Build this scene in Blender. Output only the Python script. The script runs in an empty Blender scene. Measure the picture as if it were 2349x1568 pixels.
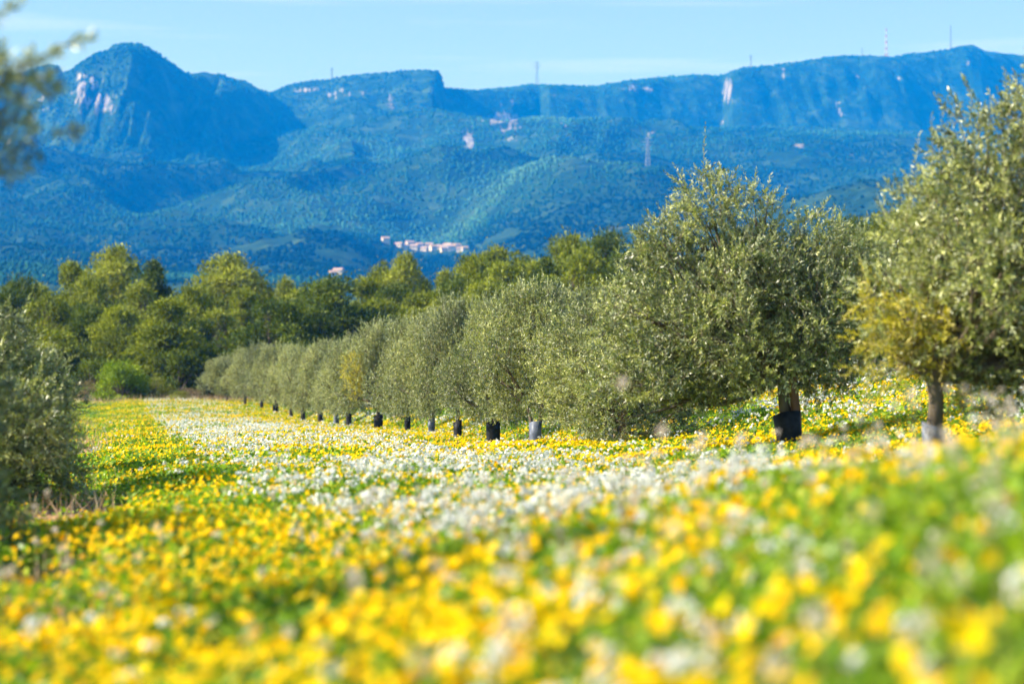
import bpy, math
import numpy as np
from mathutils import Vector

# ---------------------------------------------------------------- camera, sky, sun, exposure
scene = bpy.context.scene
C = scene.collection
FPX = 2418.0            # focal length in pixels of a 1024 wide picture (85 mm lens)
HCAM = 1.05
HOR = 920.0             # eye level row, in rows of a 2349 wide view of the photograph
cam = bpy.data.cameras.new("camera")
cam.lens = 85.0
cam.sensor_width = 36.0
cam.clip_start = 0.1
cam.clip_end = 40000
cam.dof.use_dof = True
cam.dof.focus_distance = 42.0
cam.dof.aperture_fstop = 1.75
camo = bpy.data.objects.new("camera", cam)
C.objects.link(camo)
camo.location = (0, 0, HCAM)
camo.rotation_euler = (math.radians(90) + math.atan((HOR / 2.294 - 341.5) / FPX), 0, 0)
scene.camera = camo

SUN_EL = math.radians(35)
SUN_DIR = Vector((-0.99, -0.10, 0)).normalized() * math.cos(SUN_EL) + Vector((0, 0, math.sin(SUN_EL)))
world = bpy.data.worlds.new("World")
scene.world = world
world.use_nodes = True
wn = world.node_tree
bg = wn.nodes["Background"]
sky = wn.nodes.new("ShaderNodeTexSky")
sky.sky_type = 'NISHITA'
sky.sun_disc = False
sky.sun_elevation = SUN_EL
sky.sun_rotation = math.atan2(SUN_DIR.x, SUN_DIR.y)
sky.altitude = 200
sky.air_density = 1.0
sky.dust_density = 0.3
sky.ozone_density = 2.5
wtc = wn.nodes.new("ShaderNodeTexCoord")
wmp = wn.nodes.new("ShaderNodeMapping")
wmp.inputs["Scale"].default_value = (3.0, 3.0, 60.0)
wno = wn.nodes.new("ShaderNodeTexNoise")
wno.inputs["Scale"].default_value = 1.6
wno.inputs["Detail"].default_value = 5
wrm = wn.nodes.new("ShaderNodeMapRange")
wrm.inputs[1].default_value = 0.52
wrm.inputs[2].default_value = 0.80
wrm.inputs[4].default_value = 0.35
wmx = wn.nodes.new("ShaderNodeMix")
wmx.data_type = 'RGBA'
wn.links.new(wtc.outputs["Generated"], wmp.inputs[0])
wn.links.new(wmp.outputs[0], wno.inputs[0])
wn.links.new(wno.outputs[0], wrm.inputs[0])
wn.links.new(wrm.outputs[0], wmx.inputs[0])
wn.links.new(sky.outputs[0], wmx.inputs[6])
wmx.inputs[7].default_value = (6.5, 7.0, 7.4, 1)      # thin high cloud
wn.links.new(wmx.outputs[2], bg.inputs[0])
bg.inputs[1].default_value = 0.084

sl = bpy.data.lights.new("sun", 'SUN')
sl.energy = 5.0
sl.angle = math.radians(0.5)
sl.color = (1.0, 0.98, 0.97)
slo = bpy.data.objects.new("sun", sl)
C.objects.link(slo)
slo.rotation_euler = SUN_DIR.to_track_quat('Z', 'Y').to_euler()

scene.view_settings.view_transform = 'Standard'
scene.view_settings.look = 'None'
scene.view_settings.exposure = 1.05
scene.view_settings.gamma = 1
scene.render.engine = 'CYCLES'
cy = scene.cycles
cy.max_bounces = 6
cy.diffuse_bounces = 2
cy.glossy_bounces = 2
cy.transmission_bounces = 3
cy.transparent_max_bounces = 4
cy.volume_bounces = 1
cy.caustics_reflective = False
cy.caustics_refractive = False
cy.sample_clamp_indirect = 4

HAZE_DENSITY = 3.0e-4
HAZE_COLOR = (0.0, 0.135, 0.53)

# ---------------------------------------------------------------- helpers
rng = np.random.default_rng(7)


def tag(o, label=None, cat=None, group=None, kind=None):
    if label: o["label"] = label
    if cat: o["category"] = cat
    if group: o["group"] = group
    if kind: o["kind"] = kind
    return o


def empty(name, loc, rz=0.0, s=(1, 1, 1)):
    o = bpy.data.objects.new(name, None)
    C.objects.link(o)
    o.location = loc
    o.rotation_euler = (0, 0, rz)
    o.scale = s
    o.empty_display_size = 0.2
    return o


def mesh_np(name, verts, faces, mats, midx=None, attrs=None, smooth=False):
    """faces: (n,k) array or list of such arrays"""
    if not isinstance(faces, list):
        faces = [faces]
    me = bpy.data.meshes.new(name)
    verts = np.asarray(verts, dtype=np.float32)
    me.vertices.add(len(verts))
    me.vertices.foreach_set("co", verts.ravel())
    loops = np.concatenate([f.ravel() for f in faces]).astype(np.int32)
    tot = np.concatenate([np.full(len(f), f.shape[1]) for f in faces]).astype(np.int32)
    start = np.concatenate([[0], np.cumsum(tot)[:-1]]).astype(np.int32)
    me.loops.add(len(loops))
    me.loops.foreach_set("vertex_index", loops)
    me.polygons.add(len(tot))
    me.polygons.foreach_set("loop_start", start)
    me.polygons.foreach_set("loop_total", tot)
    if midx is not None:
        me.polygons.foreach_set("material_index", np.asarray(midx, dtype=np.int32))
    me.polygons.foreach_set("use_smooth", np.full(len(tot), bool(smooth)))
    for m in mats:
        me.materials.append(m)
    for k, v in (attrs or {}).items():
        a = me.attributes.new(k, 'FLOAT', 'POINT')
        a.data.foreach_set("value", np.asarray(v, dtype=np.float32))
    me.update(calc_edges=True)
    return me


def link(name, me, parent=None):
    o = bpy.data.objects.new(name, me)
    C.objects.link(o)
    if parent:
        o.parent = parent
    return o


class Bag:
    """collects vertex and face arrays into one mesh"""
    def __init__(self):
        self.v, self.f, self.m, self.t, self.n = [], {}, {}, [], 0

    def add(self, v, f, mat=0, tint=0.5):
        v = np.asarray(v, dtype=np.float64).reshape(-1, 3)
        f = np.asarray(f, dtype=np.int64)
        k = f.shape[1]
        self.v.append(v)
        self.f.setdefault(k, []).append(f + self.n)
        self.m.setdefault(k, []).append(np.full(len(f), mat) if np.isscalar(mat) else mat)
        self.t.append(np.full(len(v), tint) if np.isscalar(tint) else np.asarray(tint))
        self.n += len(v)

    def mesh(self, name, mats, smooth=False):
        ks = sorted(self.f)
        return mesh_np(name, np.concatenate(self.v), [np.concatenate(self.f[k]) for k in ks], mats,
                       np.concatenate([np.concatenate(self.m[k]) for k in ks]),
                       {"tint": np.concatenate(self.t)}, smooth)


def nrm(a):
    return a / np.maximum(np.linalg.norm(a, axis=-1, keepdims=True), 1e-9)


def hash2(i, j, s):
    h = (i.astype(np.int64) * 374761393 + j.astype(np.int64) * 668265263 + s * 2147483647 + 1013904223) & 0xffffffff
    h = ((h ^ (h >> 13)) * 1274126177) & 0xffffffff
    h = ((h ^ (h >> 16)) * 2246822519) & 0xffffffff
    return ((h ^ (h >> 15)) & 0xffffff) / float(0xffffff)


def vnoise(x, y, s=0):
    xi, yi = np.floor(x), np.floor(y)
    fx, fy = x - xi, y - yi
    fx, fy = fx * fx * (3 - 2 * fx), fy * fy * (3 - 2 * fy)
    a, b = hash2(xi, yi, s), hash2(xi + 1, yi, s)
    c, d = hash2(xi, yi + 1, s), hash2(xi + 1, yi + 1, s)
    return ((a * (1 - fx) + b * fx) * (1 - fy) + (c * (1 - fx) + d * fx) * fy) * 2 - 1


def fbm(x, y, s=0, o=4, g=0.5):
    r, a, t = 0, 1.0, 0
    for k in range(o):
        r = r + a * vnoise(x * 2 ** k + 17.3 * k, y * 2 ** k - 9.1 * k, s + k)
        t += a
        a *= g
    return r / t


def ridged(x, y, s=0, o=4):
    r, a, t = 0, 1.0, 0
    for k in range(o):
        r = r + a * (1 - 2 * np.abs(vnoise(x * 2 ** k + 3.7 * k, y * 2 ** k, s + k)))
        t += a
        a *= 0.5
    return r / t


def sstep(a, b, x):
    t = np.clip((x - a) / (b - a), 0, 1)
    return t * t * (3 - 2 * t)


def px(x):            # column of the 2349 wide view -> tangent
    return (x / 2.294 - 512) / FPX


def tube(bag, pts, rad, n=6, mat=0, tint=0.5, cap=True):
    pts = np.asarray(pts, float)
    rad = np.asarray(rad, float)
    t = nrm(np.gradient(pts, axis=0))
    ref = np.array([0.31, 0.95, 0.05])
    a = nrm(np.cross(t, ref))
    b = np.cross(t, a)
    ang = np.arange(n) / n * 2 * np.pi
    ring = pts[:, None] + rad[:, None, None] * (np.cos(ang)[None, :, None] * a[:, None] + np.sin(ang)[None, :, None] * b[:, None])
    m = len(pts)
    i = np.arange(m - 1)[:, None] * n
    j = np.arange(n)[None]
    jn = (j + 1) % n
    f = np.stack([i + j, i + jn, i + n + jn, i + n + j], -1).reshape(-1, 4)
    v = ring.reshape(-1, 3)
    bag.add(v, f, mat, tint)
    if cap:
        v2 = np.concatenate([ring[-1], pts[-1:] + t[-1:] * rad[-1] * .5])
        f2 = np.stack([np.arange(n), (np.arange(n) + 1) % n, np.full(n, n)], -1)
        bag.add(v2, f2, mat, tint)


# ---------------------------------------------------------------- materials
def new_mat(name):
    m = bpy.data.materials.new(name)
    m.use_nodes = True
    nt = m.node_tree
    nt.nodes.clear()
    out = nt.nodes.new("ShaderNodeOutputMaterial")
    return m, nt, out


def ramp(nt, fac, stops):
    r = nt.nodes.new("ShaderNodeValToRGB")
    e = r.color_ramp.elements
    while len(e) < len(stops):
        e.new(0.5)
    for k, (p, c) in enumerate(stops):
        e[k].position = p
        e[k].color = (*c, 1)
    nt.links.new(fac, r.inputs[0])
    return r.outputs[0]


def leaf_mat(name, stops, back=None, trans=0.3, rough=0.5, spec=0.4, attr="tint", tcol=None):
    """foliage: colour from a per leaf number, paler underside, some light through the leaf"""
    m, nt, out = new_mat(name)
    at = nt.nodes.new("ShaderNodeAttribute")
    at.attribute_name = attr
    col = ramp(nt, at.outputs["Fac"], stops)
    front = col
    if back:
        geo = nt.nodes.new("ShaderNodeNewGeometry")
        mx = nt.nodes.new("ShaderNodeMix")
        mx.data_type = 'RGBA'
        nt.links.new(geo.outputs["Backfacing"], mx.inputs[0])
        nt.links.new(col, mx.inputs[6])
        mx.inputs[7].default_value = (*back, 1)
        col = mx.outputs[2]
    p = nt.nodes.new("ShaderNodeBsdfPrincipled")
    nt.links.new(col, p.inputs["Base Color"])
    p.inputs["Roughness"].default_value = rough
    p.inputs["Specular IOR Level"].default_value = spec
    t = nt.nodes.new("ShaderNodeBsdfTranslucent")
    hs = nt.nodes.new("ShaderNodeMix")
    hs.data_type = 'RGBA'
    hs.blend_type = 'MULTIPLY'
    hs.inputs[0].default_value = 1
    nt.links.new(front, hs.inputs[6])
    hs.inputs[7].default_value = (*(tcol or (1.6, 1.7, 0.6)), 1)
    nt.links.new(hs.outputs[2], t.inputs[0])
    ms = nt.nodes.new("ShaderNodeMixShader")
    ms.inputs[0].default_value = trans
    nt.links.new(p.outputs[0], ms.inputs[1])
    nt.links.new(t.outputs[0], ms.inputs[2])
    nt.links.new(ms.outputs[0], out.inputs[0])
    return m


def noise_mat(name, scale, stops, rough=0.9, detail=6, bump=0.0, bscale=None, spec=0.2, stretch=None):
    m, nt, out = new_mat(name)
    tc = nt.nodes.new("ShaderNodeTexCoord")
    vec = tc.outputs["Object"]
    if stretch:
        mp = nt.nodes.new("ShaderNodeMapping")
        mp.inputs["Scale"].default_value = stretch
        nt.links.new(vec, mp.inputs[0])
        vec = mp.outputs[0]
    n = nt.nodes.new("ShaderNodeTexNoise")
    n.inputs["Scale"].default_value = scale
    n.inputs["Detail"].default_value = detail
    nt.links.new(vec, n.inputs[0])
    col = ramp(nt, n.outputs[0], stops)
    p = nt.nodes.new("ShaderNodeBsdfPrincipled")
    nt.links.new(col, p.inputs["Base Color"])
    p.inputs["Roughness"].default_value = rough
    p.inputs["Specular IOR Level"].default_value = spec
    if bump:
        b = nt.nodes.new("ShaderNodeBump")
        b.inputs["Strength"].default_value = bump
        n2 = nt.nodes.new("ShaderNodeTexNoise")
        n2.inputs["Scale"].default_value = bscale or scale * 3
        nt.links.new(vec, n2.inputs[0])
        nt.links.new(n2.outputs[0], b.inputs["Height"])
        nt.links.new(b.outputs[0], p.inputs["Normal"])
    nt.links.new(p.outputs[0], out.inputs[0])
    return m


M = {}
M['olive_leaf'] = leaf_mat("olive_leaf", [(0, (.025, .045, .014)), (.3, (.10, .145, .028)), (.6, (.38, .41, .10)), (1, (.80, .78, .32))],
                           back=(.36, .39, .22), trans=.16, rough=.36, spec=.6)
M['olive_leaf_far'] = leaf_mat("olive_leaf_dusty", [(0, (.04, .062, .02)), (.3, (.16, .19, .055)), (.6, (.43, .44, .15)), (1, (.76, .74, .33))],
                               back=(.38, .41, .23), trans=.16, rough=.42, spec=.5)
M['olive_leaf_yellow'] = leaf_mat("olive_leaf_yellow", [(0, (.20, .17, .01)), (.5, (.52, .45, .03)), (1, (.78, .66, .10))],
                                  back=(.62, .52, .16), trans=.3, rough=.5, spec=.3)
M['twig'] = noise_mat("olive_twig", 12, [(.3, (.16, .13, .09)), (.7, (.32, .27, .18))])
M['olive_bark'] = noise_mat("olive_bark", 9, [(.3, (.07, .055, .04)), (.5, (.16, .125, .09)), (.75, (.27, .22, .16))], bump=.7, stretch=(1, 1, .25))
M['brown_bark'] = noise_mat("reddish_bark", 9, [(.3, (.16, .08, .045)), (.6, (.34, .19, .11))], bump=.6, stretch=(1, 1, .25))
M['pine_bark'] = noise_mat("pine_bark", 3, [(.3, (.07, .05, .04)), (.7, (.22, .17, .13))], bump=.6, stretch=(1, 1, .3))
M['guard'] = noise_mat("black_guard", 14, [(.3, (.008, .008, .009)), (.7, (.03, .03, .035))], rough=.6, spec=.25, bump=.4)
M['guard_grey'] = noise_mat("weathered_guard", 8, [(.3, (.05, .065, .11)), (.6, (.15, .17, .24)), (.8, (.34, .35, .40))], rough=.5, spec=.4)
M['guard_white'] = noise_mat("pale_guard", 6, [(.35, (.05, .06, .09)), (.5, (.14, .16, .21)), (.7, (.42, .43, .47))], rough=.5)
M['stake'] = noise_mat("cane_stake", 14, [(.3, (.38, .27, .12)), (.7, (.62, .47, .24))])
for nm, c0, c1, c2 in (("pine_needles", (.04, .065, .004), (.19, .225, .012), (.48, .49, .035)),
                       ("pine_needles_pale", (.06, .085, .010), (.26, .29, .034), (.52, .51, .07)),
                       ("pine_needles_dark", (.022, .042, .004), (.085, .125, .008), (.26, .30, .02)),
                       ("shrub_leaves", (.05, .09, .002), (.20, .29, .006), (.40, .47, .03)),
                       ("shrub_leaves_yellow", (.08, .10, .015), (.25, .27, .035), (.45, .42, .06)),
                       ("shrub_twigs_brown", (.12, .09, .05), (.30, .21, .14), (.48, .36, .26))):
    M[nm] = leaf_mat(nm, [(0, c0), (.5, c1), (1, c2)], trans=.2, rough=.6, spec=.2)
M['yellow_petal'] = leaf_mat("yellow_petal", [(0, (.85, .36, .0)), (.3, (.94, .56, .0)), (.75, (.97, .70, .0)), (1, (.97, .80, .0))], trans=.35, rough=.6, spec=.1, tcol=(1, .95, .8))
M['white_petal'] = leaf_mat("white_petal", [(0, (.62, .58, .50)), (.4, (.80, .79, .74)), (1, (.90, .91, .90))], trans=.3, rough=.7, spec=.1, tcol=(1, 1, .95))
M['herb'] = leaf_mat("herb_leaf", [(0, (.04, .10, .008)), (.4, (.14, .28, .012)), (.75, (.32, .46, .02)), (1, (.52, .54, .05))], trans=.35, rough=.45, spec=.4, tcol=(1.5, 1.5, .5))
M['dry'] = leaf_mat("dry_grass", [(0, (.36, .22, .12)), (.5, (.58, .42, .25)), (1, (.76, .64, .46))], trans=.3, rough=.7, spec=.2, tcol=(1, .9, .8))
M['seed'] = leaf_mat("seed_head", [(0, (.60, .46, .38)), (1, (.85, .76, .68))], trans=.4, rough=.8, spec=.1, tcol=(1, .95, .9))

# field soil
m, nt, out = new_mat("field_soil")
geo = nt.nodes.new("ShaderNodeNewGeometry")
n1 = nt.nodes.new("ShaderNodeTexNoise"); n1.inputs["Scale"].default_value = .35; n1.inputs["Detail"].default_value = 6
n2 = nt.nodes.new("ShaderNodeTexNoise"); n2.inputs["Scale"].default_value = 9; n2.inputs["Detail"].default_value = 8
nt.links.new(geo.outputs["Position"], n1.inputs[0]); nt.links.new(geo.outputs["Position"], n2.inputs[0])
at = nt.nodes.new("ShaderNodeAttribute"); at.attribute_name = "bare"
soil = ramp(nt, n2.outputs[0], [(.3, (.28, .14, .07)), (.55, (.46, .27, .15)), (.75, (.60, .41, .26))])
moss = ramp(nt, n2.outputs[0], [(.3, (.05, .07, .015)), (.55, (.11, .15, .03)), (.75, (.24, .24, .06))])
ad = nt.nodes.new("ShaderNodeMath"); ad.operation = 'ADD'
nt.links.new(at.outputs["Fac"], ad.inputs[0])
sb = nt.nodes.new("ShaderNodeMath"); sb.operation = 'SUBTRACT'; nt.links.new(n1.outputs[0], sb.inputs[0]); sb.inputs[1].default_value = .5
nt.links.new(sb.outputs[0], ad.inputs[1])
cl = nt.nodes.new("ShaderNodeClamp"); nt.links.new(ad.outputs[0], cl.inputs[0])
mx = nt.nodes.new("ShaderNodeMix"); mx.data_type = 'RGBA'
nt.links.new(cl.outputs[0], mx.inputs[0]); nt.links.new(moss, mx.inputs[6]); nt.links.new(soil, mx.inputs[7])
p = nt.nodes.new("ShaderNodeBsdfPrincipled"); p.inputs["Roughness"].default_value = .95; p.inputs["Specular IOR Level"].default_value = .1
bm_ = nt.nodes.new("ShaderNodeBump"); bm_.inputs["Strength"].default_value = .8; bm_.inputs["Distance"].default_value = .05
nt.links.new(n2.outputs[0], bm_.inputs["Height"]); nt.links.new(bm_.outputs[0], p.inputs["Normal"])
nt.links.new(mx.outputs[2], p.inputs["Base Color"]); nt.links.new(p.outputs[0], out.inputs[0])
M['soil'] = m

# mountain terrain: scrub, pale clearings, bare rock (masks live on the mesh)
m, nt, out = new_mat("mountain_ground")
geo = nt.nodes.new("ShaderNodeNewGeometry")
n1 = nt.nodes.new("ShaderNodeTexNoise"); n1.inputs["Scale"].default_value = .022; n1.inputs["Detail"].default_value = 8
n1.inputs["Roughness"].default_value = .65
nt.links.new(geo.outputs["Position"], n1.inputs[0])
n3 = nt.nodes.new("ShaderNodeTexVoronoi"); n3.inputs["Scale"].default_value = .075
nt.links.new(geo.outputs["Position"], n3.inputs[0])
scrub = ramp(nt, n1.outputs[0], [(.3, (.004, .020, .008)), (.5, (.012, .045, .018)), (.7, (.06, .11, .045))])
rock = ramp(nt, n1.outputs[0], [(.3, (.13, .11, .11)), (.5, (.26, .235, .24)), (.7, (.44, .41, .42))])
dryc = ramp(nt, n1.outputs[0], [(.35, (.13, .12, .07)), (.5, (.32, .25, .18)), (.68, (.52, .42, .34))])
ar = nt.nodes.new("ShaderNodeAttribute"); ar.attribute_name = "rock"
ac = nt.nodes.new("ShaderNodeAttribute"); ac.attribute_name = "clear"


def broken(src, width):
    a = nt.nodes.new("ShaderNodeMath"); a.operation = 'ADD'
    nt.links.new(src, a.inputs[0]); nt.links.new(n1.outputs[0], a.inputs[1])
    r = nt.nodes.new("ShaderNodeMapRange"); r.inputs[1].default_value = 1.0 - width; r.inputs[2].default_value = 1.0 + width
    nt.links.new(a.outputs[0], r.inputs[0])
    return r.outputs[0]


x1 = nt.nodes.new("ShaderNodeMix"); x1.data_type = 'RGBA'
nt.links.new(broken(ac.outputs["Fac"], .12), x1.inputs[0]); nt.links.new(scrub, x1.inputs[6]); nt.links.new(dryc, x1.inputs[7])
x2 = nt.nodes.new("ShaderNodeMix"); x2.data_type = 'RGBA'
nt.links.new(broken(ar.outputs["Fac"], .10), x2.inputs[0]); nt.links.new(x1.outputs[2], x2.inputs[6]); nt.links.new(rock, x2.inputs[7])
p = nt.nodes.new("ShaderNodeBsdfPrincipled"); p.inputs["Roughness"].default_value = .95; p.inputs["Specular IOR Level"].default_value = .1
bm_ = nt.nodes.new("ShaderNodeBump"); bm_.inputs["Strength"].default_value = 1; bm_.inputs["Distance"].default_value = 14
nt.links.new(n1.outputs[0], bm_.inputs["Height"]); nt.links.new(bm_.outputs[0], p.inputs["Normal"])
nt.links.new(x2.outputs[2], p.inputs["Base Color"]); nt.links.new(p.outputs[0], out.inputs[0])
M['mountain'] = m
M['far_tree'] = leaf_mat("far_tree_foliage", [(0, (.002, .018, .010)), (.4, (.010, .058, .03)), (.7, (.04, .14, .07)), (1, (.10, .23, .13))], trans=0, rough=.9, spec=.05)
M['wall'] = noise_mat("rendered_wall", .3, [(.3, (.62, .50, .40)), (.7, (.80, .72, .62))])
M['roof'] = noise_mat("roof_tiles", .8, [(.3, (.38, .24, .18)), (.7, (.58, .42, .34))])
M['opening'] = noise_mat("dark_window", 1, [(.3, (.03, .03, .04)), (.7, (.06, .06, .07))], rough=.3)
M['steel'] = noise_mat("galvanised_steel", 1, [(.3, (.22, .23, .25)), (.7, (.32, .33, .35))], rough=.6)
M['steel_red'] = noise_mat("red_steel", 1, [(.3, (.45, .10, .07)), (.7, (.55, .14, .10))], rough=.6)
M['steel_white'] = noise_mat("white_steel", 1, [(.3, (.65, .65, .65)), (.7, (.75, .75, .75))], rough=.6)

# ---------------------------------------------------------------- the field
ROW_SLOPE = 0.1576      # the rows run towards the left of the picture


def wrow(X, Y):
    return X + ROW_SLOPE * Y


def gz(X, Y):
    X, Y = np.asarray(X, float), np.asarray(Y, float)
    w = wrow(X, Y)
    z = 0.13 * np.maximum(0, w - 4.6) * sstep(0, 14, Y + 6) * np.where(w > 9.5, 1 - .35 * sstep(70, 150, Y), 1 - .90 * sstep(27, 52, Y) * (1 - sstep(8.2, 9.5, w) * .6))
    z = z + (.17 + .17 * np.clip(X, -1.0, 2.2) + .10 * sstep(.7, 1.6, X)) * (1 - sstep(7.5, 19, Y)) * sstep(-3, 1, Y + 4)
    z = z + 1.05 * sstep(105, 172, Y)
    z = z + 0.05 * fbm(X / 3.1, Y / 3.7, 3, 3) - .06 * np.exp(-((w + 1.6) / .7) ** 2)
    return z


def bare_mask(X, Y):
    w = wrow(X, Y)
    b = .95 * np.exp(-((w + .25 + .0142 * Y) / (.38 + .0035 * Y)) ** 2) * sstep(.0, .25, .25 + fbm(X / 1.2, Y / 7, 23, 2)) * sstep(14, 26, Y) * (1 - sstep(130, 150, Y))
    b = b + .95 * np.exp(-((w + .55) / .55) ** 2 - ((Y - 21) / 2.4) ** 2)
    b = b + 1.0 * np.exp(-((w + .50) / .40) ** 2 - ((Y - 12.5) / 1.6) ** 2) + .9 * np.exp(-((w + .25) / .25) ** 2 - ((Y - 9.5) / .9) ** 2)
    b = b + .9 * np.exp(-((w - 5.2) / .7) ** 2 - ((Y - 38) / 4) ** 2) + .9 * np.exp(-((w - 6.0) / .8) ** 2 - ((Y - 48) / 4) ** 2)
    b = b + .8 * sstep(.15, .5, fbm(X / 1.4, Y / 4, 21, 3)) * sstep(4.9, 6.0, w) * (1 - sstep(9, 10, w)) * sstep(75, 130, Y)
    b = b + .7 * sstep(.1, .4, fbm(X / .9, Y / 2.5, 22, 3)) * np.exp(-((w + .4) / .9) ** 2) * sstep(6, 12, Y) * (1 - sstep(26, 40, Y))
    b = b + .8 * sstep(158, 168, Y)
    return np.clip(b, 0, 1)


xs = np.concatenate([np.linspace(-120, -22, 30), np.linspace(-21, 34, 221), np.linspace(35, 120, 28)])
ys = np.concatenate([np.linspace(-30, -2, 12), np.geomspace(1, 260, 420) - 1])
XX, YY = np.meshgrid(xs, ys)
ZZ = gz(XX, YY)
V = np.stack([XX, YY, ZZ], -1).reshape(-1, 3)
nx, ny = len(xs), len(ys)
i = np.arange(ny - 1)[:, None] * nx
j = np.arange(nx - 1)[None]
F = np.stack([i + j, i + j + 1, i + nx + j + 1, i + nx + j], -1).reshape(-1, 4)
o = link("field", mesh_np("field", V, F, [M['soil']], attrs={"bare": bare_mask(V[:, 0], V[:, 1])}, smooth=True))
tag(o, "red brown soil of the flower field showing between the herbs", "field", kind="structure")

# ---------------------------------------------------------------- far terrain
SK_L = np.array([(-400, 230), (-200, 200), (0, 165), (30, 172), (60, 160), (90, 150), (125, 150), (140, 165), (160, 158), (185, 140), (210, 126), (235, 118), (258, 103), (275, 99),
                 (300, 98), (322, 104), (345, 112), (375, 132), (400, 150), (428, 168), (470, 164), (505, 168), (540, 180), (566, 188), (590, 203),
                 (620, 212), (650, 238), (690, 270), (730, 298), (760, 322), (800, 350), (900, 380), (2800, 420)], float)
SK_R = np.array([(-400, 260), (300, 250), (560, 230), (628, 210), (660, 196), (700, 186), (760, 183), (800, 172), (860, 168), (930, 163), (985, 160), (1005, 164), (1014, 178), (1018, 202),
                 (1060, 206), (1110, 206), (1180, 197), (1215, 194), (1300, 196), (1370, 197), (1430, 186), (1500, 178), (1570, 174), (1620, 172), (1648, 173),
                 (1662, 172), (1700, 156), (1770, 150), (1850, 138), (1940, 126), (2000, 128), (2050, 130), (2090, 123), (2130, 118), (2180, 112),
                 (2215, 103), (2235, 102), (2262, 116), (2349, 126), (2500, 118), (2800, 150)], float)
SK_N = np.array([(-400, 760), (900, 700), (1150, 590), (1300, 545), (1400, 528), (1500, 508), (1620, 490), (1750, 462), (1880, 446), (2000, 424), (2120, 408), (2349, 396), (2800, 380)], float)
BASE_D = np.array([150, 240, 400, 900, 1600, 2300, 2950, 3550, 4100, 4500, 5200, 6500, 8000], float)
BASE_Y = np.array([925, 950, 985, 850, 715, 640, 565, 480, 395, 352, 318, 345, 420], float)


def elev(y):
    return (HOR - y) / 2.294 / FPX


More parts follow.
